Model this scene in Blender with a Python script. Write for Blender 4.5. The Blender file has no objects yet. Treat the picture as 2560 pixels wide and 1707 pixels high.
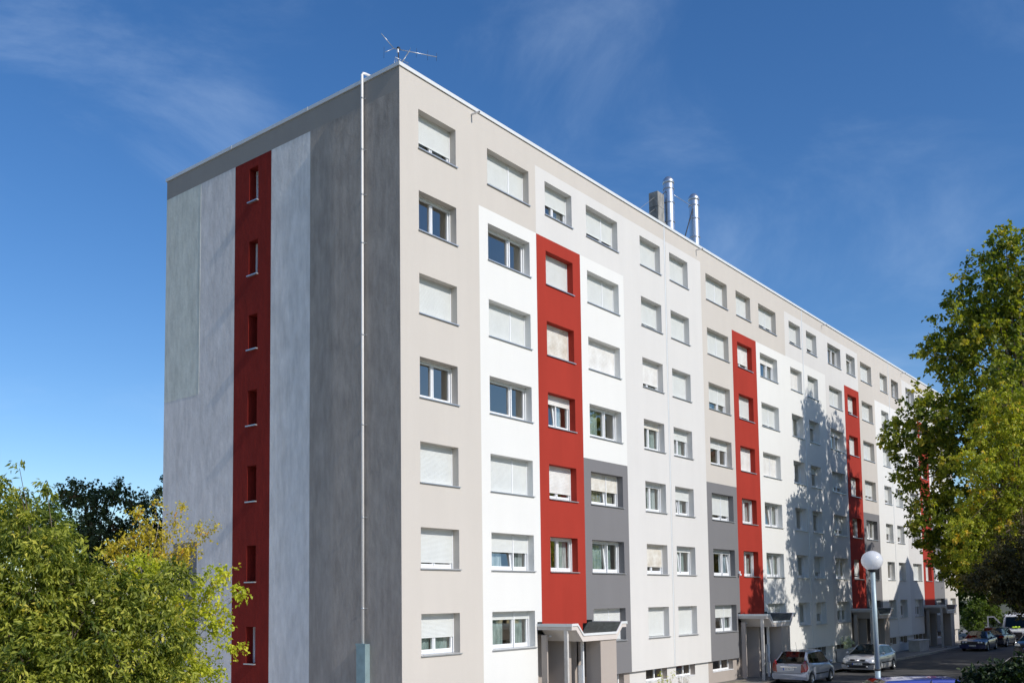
import bpy, math, random
import numpy as np
from mathutils import Vector, Matrix
S = bpy.context.scene
COL = S.collection
R = math.radians
# ------------------------------------------------------------------ camera, sky, sun, exposure
CAMP = Vector((-20.494, -20.401, 3.432))
cam = bpy.data.cameras.new('camera'); camo = bpy.data.objects.new('camera', cam); COL.objects.link(camo)
cr, cu, cf = Vector((0.618855, -0.785394, -0.013227)), Vector((-0.050038, -0.056221, 0.997164)), Vector((0.783910, 0.616438, 0.074093))
M = Matrix.Identity(4)
for i in range(3):
    M[i][0] = cr[i]; M[i][1] = cu[i]; M[i][2] = -cf[i]; M[i][3] = CAMP[i]
camo.matrix_world = M
cam.sensor_width = 36; cam.lens = 36 * 2364.154 / 2560; cam.shift_y = 467.57 / 2560
cam.clip_start = 0.1; cam.clip_end = 3000
S.camera = camo

SUN_EL, SUN_OFF = 33.8, 2.0           # degrees; the sun stands almost straight out from the long facade
sd = Vector((-math.sin(R(SUN_OFF)) * math.cos(R(SUN_EL)), -math.cos(R(SUN_OFF)) * math.cos(R(SUN_EL)), math.sin(R(SUN_EL))))
sl = bpy.data.lights.new('sun', 'SUN'); sl.energy = 3.7; sl.angle = R(0.55); sl.color = (1.0, 0.95, 0.88)
so = bpy.data.objects.new('sun', sl); COL.objects.link(so); so.rotation_euler = sd.to_track_quat('Z', 'Y').to_euler()

W = bpy.data.worlds.new('World'); S.world = W; W.use_nodes = True
nt = W.node_tree; nt.nodes.clear()
N = nt.nodes.new; LK = nt.links.new
out = N('ShaderNodeOutputWorld'); bg = N('ShaderNodeBackground'); bg.inputs['Strength'].default_value = 0.142
sky = N('ShaderNodeTexSky'); sky.sky_type = 'NISHITA'; sky.sun_disc = False
sky.sun_elevation = R(SUN_EL); sky.sun_rotation = R(180 + SUN_OFF); sky.altitude = 200; sky.air_density = 1.0; sky.dust_density = 0.55; sky.ozone_density = 3.0
tc = N('ShaderNodeTexCoord')
mp = N('ShaderNodeMapping'); mp.inputs['Scale'].default_value = (1.5, 1.9, 3.6); mp.inputs['Rotation'].default_value = (0.35, 0.25, 0.5); mp.inputs['Location'].default_value = (2.2, 9, 9)
n1 = N('ShaderNodeTexNoise'); n1.inputs['Scale'].default_value = 1.5; n1.inputs['Detail'].default_value = 9; n1.inputs['Roughness'].default_value = 0.62; n1.inputs['Distortion'].default_value = 0.9
mr = N('ShaderNodeMapRange'); mr.inputs['From Min'].default_value = 0.53; mr.inputs['From Max'].default_value = 0.80; mr.inputs['To Max'].default_value = 0.21
mr.interpolation_type = 'SMOOTHSTEP'
mx = N('ShaderNodeMixRGB'); mx.inputs['Color2'].default_value = (5.2, 6.4, 8.0, 1)
sat = N('ShaderNodeHueSaturation'); sat.inputs['Saturation'].default_value = 1.26; sat.inputs['Hue'].default_value = 0.506; sat.inputs['Value'].default_value = 1.0
LK(tc.outputs['Generated'], mp.inputs['Vector']); LK(mp.outputs['Vector'], n1.inputs['Vector']); n0 = N('ShaderNodeTexNoise'); n0.inputs['Scale'].default_value = 2.1; n0.inputs['Detail'].default_value = 3
m0 = N('ShaderNodeMath'); m0.operation = 'MULTIPLY_ADD'; m0.inputs[1].default_value = 0.55; m2 = N('ShaderNodeMapping'); m2.inputs['Location'].default_value = (2.2, 9, 9); LK(tc.outputs['Generated'], m2.inputs[0]); LK(m2.outputs[0], n0.inputs['Vector']); LK(n0.outputs['Fac'], m0.inputs[0])
m1 = N('ShaderNodeMath'); m1.operation = 'MULTIPLY'; m1.inputs[1].default_value = 0.62; LK(n1.outputs['Fac'], m1.inputs[0]); LK(m1.outputs[0], m0.inputs[2]); LK(m0.outputs[0], mr.inputs['Value'])
LK(sky.outputs['Color'], sat.inputs['Color']); LK(sat.outputs['Color'], mx.inputs['Color1']); LK(mr.outputs['Result'], mx.inputs['Fac'])
LK(mx.outputs['Color'], bg.inputs['Color']); LK(bg.outputs['Background'], out.inputs['Surface'])
S.view_settings.view_transform = 'Standard'; S.view_settings.look = 'None'; S.view_settings.exposure = 0.0; S.view_settings.gamma = 1.0
S.cycles.max_bounces = 8; S.cycles.transparent_max_bounces = 12

# ------------------------------------------------------------------ helpers
rng = np.random.default_rng(7); random.seed(7)

def mat(name, col, rough=0.8, metal=0.0, var=0.0, vscale=3.0, bump=0.0, bscale=40.0, stretch=(1, 1, 1), coat=0.0, spec=0.5, detail=6, var2=None):
    m = bpy.data.materials.new(name); m.use_nodes = True; t = m.node_tree; p = t.nodes['Principled BSDF']
    p.inputs['Base Color'].default_value = (*col, 1); p.inputs['Roughness'].default_value = rough; p.inputs['Metallic'].default_value = metal
    p.inputs['Coat Weight'].default_value = coat; p.inputs['Specular IOR Level'].default_value = spec
    if var or bump:
        c = t.nodes.new('ShaderNodeTexCoord'); mm = t.nodes.new('ShaderNodeMapping'); mm.inputs['Scale'].default_value = stretch
        t.links.new(c.outputs['Object'], mm.inputs['Vector'])
    if var:
        n = t.nodes.new('ShaderNodeTexNoise'); n.inputs['Scale'].default_value = vscale; n.inputs['Detail'].default_value = detail; n.inputs['Roughness'].default_value = 0.65
        r = t.nodes.new('ShaderNodeMapRange'); r.inputs['From Min'].default_value = 0.3; r.inputs['From Max'].default_value = 0.7
        r.inputs['To Min'].default_value = 0; r.inputs['To Max'].default_value = 1
        x = t.nodes.new('ShaderNodeMixRGB'); a = [max(0, v * (1 - var)) for v in col]; b = [min(1, v * (1 + var)) for v in col]
        if var2: b = list(var2)
        x.inputs['Color1'].default_value = (*a, 1); x.inputs['Color2'].default_value = (*b, 1)
        t.links.new(mm.outputs['Vector'], n.inputs['Vector']); t.links.new(n.outputs['Fac'], r.inputs['Value']); t.links.new(r.outputs['Result'], x.inputs['Fac'])
        t.links.new(x.outputs['Color'], p.inputs['Base Color'])
    if bump:
        n2 = t.nodes.new('ShaderNodeTexNoise'); n2.inputs['Scale'].default_value = bscale; n2.inputs['Detail'].default_value = 4
        b2 = t.nodes.new('ShaderNodeBump'); b2.inputs['Strength'].default_value = bump; b2.inputs['Distance'].default_value = 0.02
        t.links.new(mm.outputs['Vector'], n2.inputs['Vector']); t.links.new(n2.outputs['Fac'], b2.inputs['Height']); t.links.new(b2.outputs['Normal'], p.inputs['Normal'])
    return m

def stucco(name, col, streak=0.03, bump=0.25):
    """painted render: fine grain, vertical streaks and mottling in the colour, on the gable imitating grazing sun"""
    m = bpy.data.materials.new(name); m.use_nodes = True; t = m.node_tree; p = t.nodes['Principled BSDF']
    p.inputs['Roughness'].default_value = 0.92; p.inputs['Specular IOR Level'].default_value = 0.2
    c = t.nodes.new('ShaderNodeTexCoord')
    def noise(scale, st, det=5):
        mm = t.nodes.new('ShaderNodeMapping'); mm.inputs['Scale'].default_value = st
        n = t.nodes.new('ShaderNodeTexNoise'); n.inputs['Scale'].default_value = scale; n.inputs['Detail'].default_value = det; n.inputs['Roughness'].default_value = 0.6
        t.links.new(c.outputs['Object'], mm.inputs['Vector']); t.links.new(mm.outputs['Vector'], n.inputs['Vector']); return n.outputs['Fac']
    def math_(op, a, b):
        q = t.nodes.new('ShaderNodeMath'); q.operation = op
        for i, v in enumerate((a, b)):
            if isinstance(v, (int, float)): q.inputs[i].default_value = v
            else: t.links.new(v, q.inputs[i])
        return q.outputs[0]
    s1 = noise(1.6 if bump < .5 else 4.5, (1, 1, 0.12 if bump < .5 else .22)); s2 = noise(0.5, (1, 1, 1)) if bump < .5 else noise(1.3, (1, 1, .6), 9); s3 = noise(26, (1, 1, 1), 3)
    f = math_('ADD', math_('ADD', math_('MULTIPLY', s1, streak * 3), math_('MULTIPLY', s2, streak * 2.5)), math_('MULTIPLY', s3, 0.10))
    f = math_('ADD', f, 1 - streak * 2.75 - 0.05)
    mu = t.nodes.new('ShaderNodeVectorMath'); mu.operation = 'SCALE'; mu.inputs[0].default_value = col
    t.links.new(f, mu.inputs['Scale']); t.links.new(mu.outputs[0], p.inputs['Base Color'])
    hb = math_('ADD', noise(70, (1, 1, 1), 3), math_('MULTIPLY', noise(9, (1, 1, 0.5), 4), 1.2 * min(bump, .45) * 4))
    if bump > .5: hb = math_('ADD', hb, math_('MULTIPLY', noise(1.9, (1, 1, .6), 6), 5.0))
    b = t.nodes.new('ShaderNodeBump'); b.inputs['Strength'].default_value = bump; b.inputs['Distance'].default_value = 0.012
    t.links.new(hb, b.inputs['Height']); t.links.new(b.outputs['Normal'], p.inputs['Normal'])
    return m

def leaf_mat(name, c1, c2, trans=0.35, c3=None):
    m = bpy.data.materials.new(name); m.use_nodes = True; t = m.node_tree; t.nodes.clear()
    o = t.nodes.new('ShaderNodeOutputMaterial'); a = t.nodes.new('ShaderNodeAttribute'); a.attribute_name = 'hue'
    cr_ = t.nodes.new('ShaderNodeValToRGB'); e = cr_.color_ramp.elements
    e[0].color = (*c1, 1); e[1].color = (*c2, 1); e[1].position = 0.8
    if c3: q = e.new(1.0); q.color = (*c3, 1)
    t.links.new(a.outputs['Fac'], cr_.inputs['Fac'])
    p = t.nodes.new('ShaderNodeBsdfPrincipled'); p.inputs['Roughness'].default_value = 0.55; p.inputs['Specular IOR Level'].default_value = 0.35
    tr = t.nodes.new('ShaderNodeBsdfTranslucent'); mi = t.nodes.new('ShaderNodeMixShader'); mi.inputs[0].default_value = trans
    br = t.nodes.new('ShaderNodeMixRGB'); br.blend_type = 'MULTIPLY'; br.inputs['Fac'].default_value = 1; br.inputs['Color2'].default_value = (1.7, 1.8, 0.6, 1)
    t.links.new(cr_.outputs['Color'], p.inputs['Base Color']); t.links.new(cr_.outputs['Color'], br.inputs['Color1']); t.links.new(br.outputs['Color'], tr.inputs['Color'])
    t.links.new(p.outputs[0], mi.inputs[1]); t.links.new(tr.outputs[0], mi.inputs[2]); t.links.new(mi.outputs[0], o.inputs['Surface'])
    return m

def glass_mat(name, base=0.10, tint=(0.75, 0.82, 0.84), k=1.7):
    m = bpy.data.materials.new(name); m.use_nodes = True; t = m.node_tree; t.nodes.clear()
    o = t.nodes.new('ShaderNodeOutputMaterial'); tr = t.nodes.new('ShaderNodeBsdfTransparent'); tr.inputs[0].default_value = (*tint, 1)
    g = t.nodes.new('ShaderNodeBsdfGlossy'); g.inputs['Roughness'].default_value = 0.02; g.inputs['Color'].default_value = (1.0, 0.94, 0.84, 1)
    f = t.nodes.new('ShaderNodeFresnel'); f.inputs[0].default_value = 1.52
    a = t.nodes.new('ShaderNodeMath'); a.operation = 'MULTIPLY_ADD'; a.inputs[1].default_value = k; a.inputs[2].default_value = base; a.use_clamp = True
    mi = t.nodes.new('ShaderNodeMixShader')
    t.links.new(f.outputs[0], a.inputs[0]); t.links.new(a.outputs[0], mi.inputs[0]); t.links.new(tr.outputs[0], mi.inputs[1]); t.links.new(g.outputs[0], mi.inputs[2]); t.links.new(mi.outputs[0], o.inputs['Surface'])
    return m

class MB:
    def __init__(s): s.v = []; s.f = []; s.m = []; s.sm = []
    def add(s, vs, fs, m=0, smooth=False):
        b = len(s.v); s.v += [tuple(map(float, q)) for q in vs]
        for f in fs: s.f.append([b + i for i in f]); s.m.append(m); s.sm.append(smooth)
        return s
    def quad(s, a, b, c, d, m=0): return s.add([a, b, c, d], [(0, 1, 2, 3)], m)
    def box(s, x0, x1, y0, y1, z0, z1, m=0):
        v = [(x, y, z) for z in (z0, z1) for y in (y0, y1) for x in (x0, x1)]
        return s.add(v, [(0, 2, 3, 1), (4, 5, 7, 6), (0, 1, 5, 4), (1, 3, 7, 5), (3, 2, 6, 7), (2, 0, 4, 6)], m)
    def tube(s, pts, rad, n=8, m=0, caps=True, smooth=True):
        pts = [Vector(p) for p in pts]; k = len(pts)
        rad = [rad] * k if isinstance(rad, (int, float)) else list(rad)
        vs = []; pu = None
        for i, p in enumerate(pts):
            d = (pts[min(i + 1, k - 1)] - pts[max(i - 1, 0)]).normalized()
            u = d.cross(Vector((0.31, 0.17, 0.93)) if pu is None else pu.cross(d) if False else Vector((0.31, 0.17, 0.93)))
            if u.length < 1e-3: u = d.cross(Vector((1, 0, 0)))
            u.normalize(); w = d.cross(u)
            for j in range(n):
                a = 2 * math.pi * j / n; vs.append(p + (u * math.cos(a) + w * math.sin(a)) * rad[i])
        fs = [(i * n + j, i * n + (j + 1) % n, (i + 1) * n + (j + 1) % n, (i + 1) * n + j) for i in range(k - 1) for j in range(n)]
        if caps: fs += [tuple(reversed(range(n))), tuple(range((k - 1) * n, k * n))]
        return s.add(vs, fs, m, smooth)
    def lathe(s, prof, c=(0, 0, 0), n=24, axis='Z', m=0, smooth=True):
        vs = []
        for (r, h) in prof:
            for j in range(n):
                a = 2 * math.pi * j / n; x, y = r * math.cos(a), r * math.sin(a)
                q = (x, y, h) if axis == 'Z' else (x, h, y) if axis == 'Y' else (h, x, y)
                vs.append((c[0] + q[0], c[1] + q[1], c[2] + q[2]))
        k = len(prof)
        fs = [(i * n + j, i * n + (j + 1) % n, (i + 1) * n + (j + 1) % n, (i + 1) * n + j) for i in range(k - 1) for j in range(n)]
        return s.add(vs, fs, m, smooth)
    def extr(s, poly, a0, a1, axis='Y', m=0):
        """closed polygon (p,q) extruded; axis Y: (x,z); X: (y,z); Z: (x,y)"""
        n = len(poly)
        def P(p, a): return (p[0], a, p[1]) if axis == 'Y' else (a, p[0], p[1]) if axis == 'X' else (p[0], p[1], a)
        vs = [P(p, a0) for p in poly] + [P(p, a1) for p in poly]
        fs = [(i, (i + 1) % n, n + (i + 1) % n, n + i) for i in range(n)] + [tuple(reversed(range(n))), tuple(range(n, 2 * n))]
        return s.add(vs, fs, m)
    def mesh(s, name, mats):
        me = bpy.data.meshes.new(name); me.from_pydata(s.v, [], s.f)
        for q in (mats if isinstance(mats, (list, tuple)) else [mats]): me.materials.append(q)
        me.polygons.foreach_set('material_index', s.m); me.polygons.foreach_set('use_smooth', s.sm); me.update(); return me
    def build(s, name, mats, parent=None, off=None, **kw):
        o = bpy.data.objects.new(name, s.mesh(name, mats)); COL.objects.link(o)
        if parent is not None: o.parent = parent
        if off is not None: o.location = off
        for k, v in kw.items(): o[k] = v
        return o

def empty(name, loc, rz=0, label=None, cat=None, group=None):
    o = bpy.data.objects.new(name, None); COL.objects.link(o); o.location = loc; o.rotation_euler = (0, 0, rz); o.empty_display_size = 0.3
    tag(o, label, cat, group); return o
def tag(o, label=None, cat=None, group=None, kind=None):
    for k, v in (('label', label), ('category', cat), ('group', group), ('kind', kind)):
        if v: o[k] = v
    return o
def neg(v): return (-v[0], -v[1], -v[2])
def link(name, me, parent, loc=(0, 0, 0)):
    o = bpy.data.objects.new(name, me); COL.objects.link(o); o.parent = parent; o.location = loc; return o

def depth(x, y): return (x + 20.494) * 0.786 + (y + 20.401) * 0.618
def gh(x, y):
    return float(np.clip(1.8 - (depth(x, y) - 5) * 0.104, -0.8, 1.8))

# ------------------------------------------------------------------ materials
BEIGE = stucco('beige_render', (0.565, 0.525, 0.475)); WHITE = stucco('white_render', (0.73, 0.725, 0.695), 0.02); GWHITE = stucco('greyish_white_render', (0.64, 0.625, 0.60), 0.03)
RED = stucco('red_render', (0.355, 0.038, 0.024), 0.09); GREY = stucco('grey_render', (0.19, 0.187, 0.192), 0.04); TAUPE = stucco('taupe_render', (0.40, 0.35, 0.31), 0.04)
G_DARK = stucco('gable_dark_render', (0.395, 0.345, 0.30), 0.25, 0.9); G_LAV = stucco('gable_light_render', (0.76, 0.71, 0.675), 0.21, 0.9)  # strong mottling in the gable colours imitates uneven grazing sun on rough render
G_GREEN = stucco('gable_pale_green_render', (0.70, 0.70, 0.62), 0.21, 0.9); G_BLUE = stucco('gable_pale_render', (0.78, 0.745, 0.71), 0.21, 0.9)
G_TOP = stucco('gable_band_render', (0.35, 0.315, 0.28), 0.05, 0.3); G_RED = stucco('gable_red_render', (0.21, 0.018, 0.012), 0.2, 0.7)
MW = mat('white_pvc', (0.80, 0.81, 0.82), 0.35, var=0.03, vscale=6)
SHUT = mat('shutter_grey', (0.66, 0.68, 0.66), 0.55, var=0.05, vscale=1.5)
SHUTO = mat('old_cream_shutter', (0.62, 0.56, 0.46), 0.6, var=0.14, vscale=1.6, var2=(0.80, 0.79, 0.74))
SHUTW = mat('old_white_shutter', (0.70, 0.68, 0.64), 0.6, var=0.10, vscale=1.6, var2=(0.82, 0.82, 0.80))
ALU = mat('sill_aluminium', (0.50, 0.52, 0.54), 0.35, 0.6, var=0.06, vscale=4)
DARK = mat('dark_gap', (0.03, 0.03, 0.032), 0.7, var=0.1)
GLASS = glass_mat('window_glass', 0.19); CGLASS = glass_mat('car_glass', 0.0, (0.28, 0.33, 0.33), 1.0)
def curtain_mat(name, c):
    m = bpy.data.materials.new(name); m.use_nodes = True; t = m.node_tree; p = t.nodes['Principled BSDF']; p.inputs['Roughness'].default_value = 0.9
    w = t.nodes.new('ShaderNodeTexNoise'); w.inputs['Scale'].default_value = 5; mm = t.nodes.new('ShaderNodeMapping'); mm.inputs['Scale'].default_value = (3, 1, 0.4)
    cc = t.nodes.new('ShaderNodeTexCoord'); r = t.nodes.new('ShaderNodeValToRGB'); r.color_ramp.elements[0].color = (c[0] * .55, c[1] * .6, c[2] * .6, 1); r.color_ramp.elements[1].color = (*c, 1)
    r.color_ramp.elements[0].position = .35; r.color_ramp.elements[1].position = .6
    t.links.new(cc.outputs['Object'], mm.inputs[0]); t.links.new(mm.outputs[0], w.inputs[0]); t.links.new(w.outputs['Fac'], r.inputs[0]); t.links.new(r.outputs[0], p.inputs['Base Color']); return m
CURT = [curtain_mat('pale_green_curtain', (0.62, 0.70, 0.66)), curtain_mat('white_curtain', (0.85, 0.86, 0.85)), curtain_mat('cream_curtain', (0.70, 0.62, 0.48)), curtain_mat('blue_white_curtain', (0.62, 0.70, 0.80))]
ROOM = mat('room_plaster', (0.66, 0.60, 0.50), 0.9, var=0.1, vscale=0.6)
STEEL = mat('brushed_flue_steel', (0.50, 0.54, 0.60), 0.36, 0.9, var=0.05, vscale=4, bump=0.08, bscale=14)
CONC = mat('weathered_concrete', (0.27, 0.265, 0.25), 0.9, var=0.55, vscale=2.5, bump=0.5, bscale=14, stretch=(1, 1, 0.5))
CONC2 = mat('pale_concrete', (0.50, 0.48, 0.45), 0.9, var=0.18, vscale=2.0, bump=0.3, bscale=30)
WPIPE = mat('white_downpipe_paint', (0.78, 0.76, 0.74), 0.4, var=0.04)
COPE = mat('white_coping_metal', (0.68, 0.70, 0.70), 0.4, var=0.04, vscale=1.5)
FELT = mat('green_mineral_felt', (0.075, 0.095, 0.085), 0.95, var=0.35, vscale=6, bump=0.6, bscale=60)
BARK = mat('tree_bark', (0.11, 0.085, 0.06), 0.9, var=0.4, vscale=6, bump=0.8, bscale=18, stretch=(1, 1, 0.3))
BARKP = mat('pale_twig_bark', (0.30, 0.27, 0.23), 0.85, var=0.3, vscale=8)
ASPH = mat('asphalt', (0.062, 0.060, 0.058), 0.92, var=0.35, vscale=0.9, bump=0.5, bscale=60, detail=12)
PAVE = mat('pavement_concrete', (0.21, 0.195, 0.175), 0.92, var=0.22, vscale=1.3, bump=0.4, bscale=40, detail=10)
KERB = mat('kerb_stone', (0.33, 0.31, 0.28), 0.9, var=0.25, vscale=3, bump=0.3)
GRASS = mat('ground_grass', (0.08, 0.095, 0.035), 0.95, var=0.5, vscale=0.8, bump=0.9, bscale=25, var2=(0.13, 0.115, 0.06), detail=12)
MARK = mat('road_paint', (0.55, 0.54, 0.50), 0.8, var=0.3, vscale=4)
RUB = mat('black_rubber', (0.018, 0.018, 0.018), 0.75, var=0.2); BLK = mat('black_trim', (0.025, 0.025, 0.027), 0.5, var=0.1)
ALLOY = mat('wheel_silver', (0.55, 0.56, 0.58), 0.3, 0.8, var=0.05)
def paint(n, c, metal=0.5, rough=0.28): return mat(n, c, rough, metal, var=0.04, vscale=2, coat=0.8)
P_SILV = paint('silver_blue_paint', (0.33, 0.37, 0.45)); P_SIL2 = paint('pale_silver_paint', (0.62, 0.63, 0.64), 0.3); P_BLUE = paint('dark_blue_paint', (0.010, 0.018, 0.085), 0.3)
P_NAVY = paint('blackish_blue_paint', (0.02, 0.03, 0.05), 0.4); P_BLAK = paint('charcoal_paint', (0.035, 0.035, 0.045), 0.4); P_WHIT = paint('white_van_paint', (0.80, 0.81, 0.84), 0.0); P_RBLU = paint('royal_blue_paint', (0.03, 0.05, 0.30), 0.3)
P_PALE = paint('white_car_paint', (0.72, 0.75, 0.78), 0.0)
LRED = mat('tail_lamp_red', (0.20, 0.010, 0.012), 0.15, coat=1.0, var=0.15, vscale=8); LCLR = mat('headlamp_clear', (0.72, 0.74, 0.75), 0.12, 0.4, var=0.3, vscale=14, coat=1.0); LORG = mat('orange_lens', (0.7, 0.25, 0.05), 0.2)
PLATE = mat('plate_white', (0.80, 0.80, 0.76), 0.5); PBLUE = mat('plate_blue', (0.02, 0.08, 0.45), 0.5); INK = mat('plate_black', (0.02, 0.02, 0.02), 0.6); LOGO = mat('van_lettering_blue', (0.08, 0.10, 0.45), 0.5)
CHROME = mat('chrome', (0.85, 0.85, 0.87), 0.1, 1.0)

# ------------------------------------------------------------------ APARTMENT BUILDING
BL, BD, ZT, ZB = 67.6, 13.08, 20.27, 0.384
BO = (0.0, 0.0, -0.8)
bld = empty('apartment_building', BO, 0, 'long seven storey block painted beige, white, grey and red with a shaded grey end wall', 'building')
OFF = neg(BO)
cols = {'A': (.851, 2.656), 'B': (4.312, 6.715), 'C': (7.723, 9.51), 'D': (10.523, 12.90), 'E': (14.741, 16.528), 'F': (17.386, 19.164), 'G': (21.024, 23.388), 'H': (24.424, 26.2),
        'I': (27.249, 29.592), 'J': (31.47, 33.199), 'K': (34.13, 35.80), 'L': (37.713, 40.046), 'M': (41.121, 42.836), 'N': (43.917, 46.223), 'O': (48.147, 49.834), 'P': (50.799, 52.526),
        'Q': (54.442, 56.733), 'R': (57.823, 59.515), 'S': (60.606, 63.1), 'T': (64.975, 66.734)}
CAN = [6.85, 23.54, 40.2, 56.85]       # left edge of each entrance
def zt(k): return 0.31 + 2.7 * k
def zs(k): return -0.968 + 2.7 * k
def region(x, z):
    if z > 19.62 or x < 3.83 or x > 63.3: return 0
    for a, b, f in ((3.83, 7.13, lambda z: 0 if z > 17 else 1), (7.13, 10.03, lambda z: 2 if z > 17 else 3), (10.03, 13.3, lambda z: 2 if z > 17 else 1 if z > 8.9 else 4),
                    (13.3, 20.5, lambda z: 2), (20.5, 23.82, lambda z: 0 if z > 8.9 else 4), (23.82, 26.76, lambda z: 0 if z > 17 else 3), (26.76, 30.83, lambda z: 0 if z > 17 else 1),
                    (30.83, 37.1, lambda z: 2 if z > 17.03 else 1), (37.1, 40.5, lambda z: 2), (40.5, 43.36, lambda z: 2 if z > 17 else 3), (43.36, 46.72, lambda z: 0 if z > 8.9 else 4),
                    (46.72, 53.43, lambda z: 0 if z > 17 else 1), (53.43, 57.2, lambda z: 2), (57.2, 60.1, lambda z: 2 if z > 17 else 3), (60.1, 63.3, lambda z: 2 if z > 17 else 1 if z > 8.9 else 4)):
        if a <= x < b: return f(z)
    return 0
holes = []      # x0,x1,z0,z1
for n, (a, b) in cols.items():
    for k in range(1, 8):
        if n in 'CHMR' and k == 1: continue
        holes.append((a, b, zs(k), zt(k), n, k))
gaps = []
for c in CAN:
    gaps += [(c, c + 0.28, ZB, 2.60), (c + 0.28, c + 0.6, ZB, 2.48), (c + 0.6, c + 2.9, ZB, 2.13), (c + 2.9, c + 3.18, ZB, 2.48), (c + 3.18, c + 3.57, ZB, 2.60)]
xs = sorted({0, BL, 3.83, 7.13, 10.03, 13.3, 20.5, 23.82, 26.76, 30.83, 37.1, 40.5, 43.36, 46.72, 53.43, 57.2, 60.1, 63.3, *[h[0] for h in holes], *[h[1] for h in holes], *[g[0] for g in gaps], *[g[1] for g in gaps]})
zz = sorted({ZB, ZT, 19.62, 17.0, 17.03, 8.9, 2.60, 2.48, 2.13, *[zt(k) for k in range(1, 8)], *[zs(k) for k in range(1, 8)]})
MATS = [BEIGE, WHITE, GWHITE, RED, GREY, TAUPE]
fw = MB(); vid = {}
def fv(x, z):
    if (x, z) not in vid: vid[(x, z)] = len(fw.v); fw.v.append((x, 0.0, z))
    return vid[(x, z)]
for i in range(len(xs) - 1):
    for j in range(len(zz) - 1):
        cx, cz = (xs[i] + xs[i + 1]) / 2, (zz[j] + zz[j + 1]) / 2
        if xs[i + 1] - xs[i] < 1e-6 or any(h[0] < cx < h[1] and h[2] < cz < h[3] for h in holes) or any(g[0] < cx < g[1] and g[2] < cz < g[3] for g in gaps): continue
        fw.f.append([fv(xs[i], zz[j]), fv(xs[i + 1], zz[j]), fv(xs[i + 1], zz[j + 1]), fv(xs[i], zz[j + 1])]); fw.m.append(region(cx, cz)); fw.sm.append(False)
RD = 0.36
for (a, b, z0, z1, n, k) in holes:
    m = region((a + b) / 2, (z0 + z1) / 2)
    fw.quad((a, 0, z0), (a, RD, z0), (a, RD, z1), (a, 0, z1), m); fw.quad((b, RD, z0), (b, 0, z0), (b, 0, z1), (b, RD, z1), m)
    fw.quad((a, 0, z1), (a, RD, z1), (b, RD, z1), (b, 0, z1), m); fw.quad((a, RD, z0), (a, 0, z0), (b, 0, z0), (b, RD, z0), m)
# soffit of the overhang between the entrances
edges = [0.0] + sum([[c, c + 3.57] for c in CAN], []) + [BL]
for i in range(0, len(edges), 2):
    a, b = edges[i], edges[i + 1]; fw.quad((a, 0, ZB), (a, 0.16, ZB), (b, 0.16, ZB), (b, 0, ZB), 5)
    if i: fw.quad((a, 0, ZB), (a, 1.2, ZB), (a, 1.2, 2.6), (a, 0, 2.6), 4)
    if i < len(edges) - 2: fw.quad((b, 1.2, ZB), (b, 0, ZB), (b, 0, 2.6), (b, 1.2, 2.6), 4)
fw.build('front_wall', MATS, bld, OFF)

# recessed basement wall with its windows
bw = MB(); by = 0.15
bas = [(10.95, 12.9), (14.67, 16.5), (17.3, 19.12), (20.92, 23.12), (27.4, 29.6), (31.4, 33.2), (34.1, 35.9), (37.8, 40.0), (44.1, 46.3), (48.0, 49.9), (50.8, 52.6), (54.4, 56.6), (60.7, 62.9), (64.9, 66.7), (0.85, 2.66), (4.4, 6.6)]
bz0, bz1 = -0.13, ZB
bx = sorted({0.0, BL, 3.83, 13.35, 20.46, 30.83, 37.1, 46.72, 53.43, 63.3, *edges, *[q for w in bas for q in w]})
bws = [MB() for _ in range(5)]
for i in range(len(bx) - 1):
    cx = (bx[i] + bx[i + 1]) / 2
    if any(c < cx < c + 3.57 for c in CAN): continue
    bw = bws[sum(c < cx for c in CAN)]
    m = region(cx, 1.0)
    m = {0: 0, 1: 1, 2: 2, 3: 5, 4: 5}[m]
    for z0, z1 in ((-1.3, bz0), (bz0, bz1)):
        if z0 == bz0 and any(a < cx < b for a, b in bas): continue
        bw.quad((bx[i], by, z0), (bx[i + 1], by, z0), (bx[i + 1], by, z1), (bx[i], by, z1), m)
for a, b in bas:
    bw = bws[sum(c < a for c in CAN)]
    bw.quad((a, by, bz0), (a, .45, bz0), (a, .45, bz1), (a, by, bz1), 5); bw.quad((b, .45, bz0), (b, by, bz0), (b, by, bz1), (b, .45, bz1), 5); bw.quad((a, .45, bz0), (a, by, bz0), (b, by, bz0), (b, .45, bz0), 1)
for ie, e in enumerate(edges[1:-1]): bws[(ie + 1) // 2].quad((e, by, -1.3), (e, 1.2, -1.3), (e, 1.2, ZB), (e, by, ZB), 5)
for q in bws: q.build('basement_wall', MATS, bld, OFF)

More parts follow.
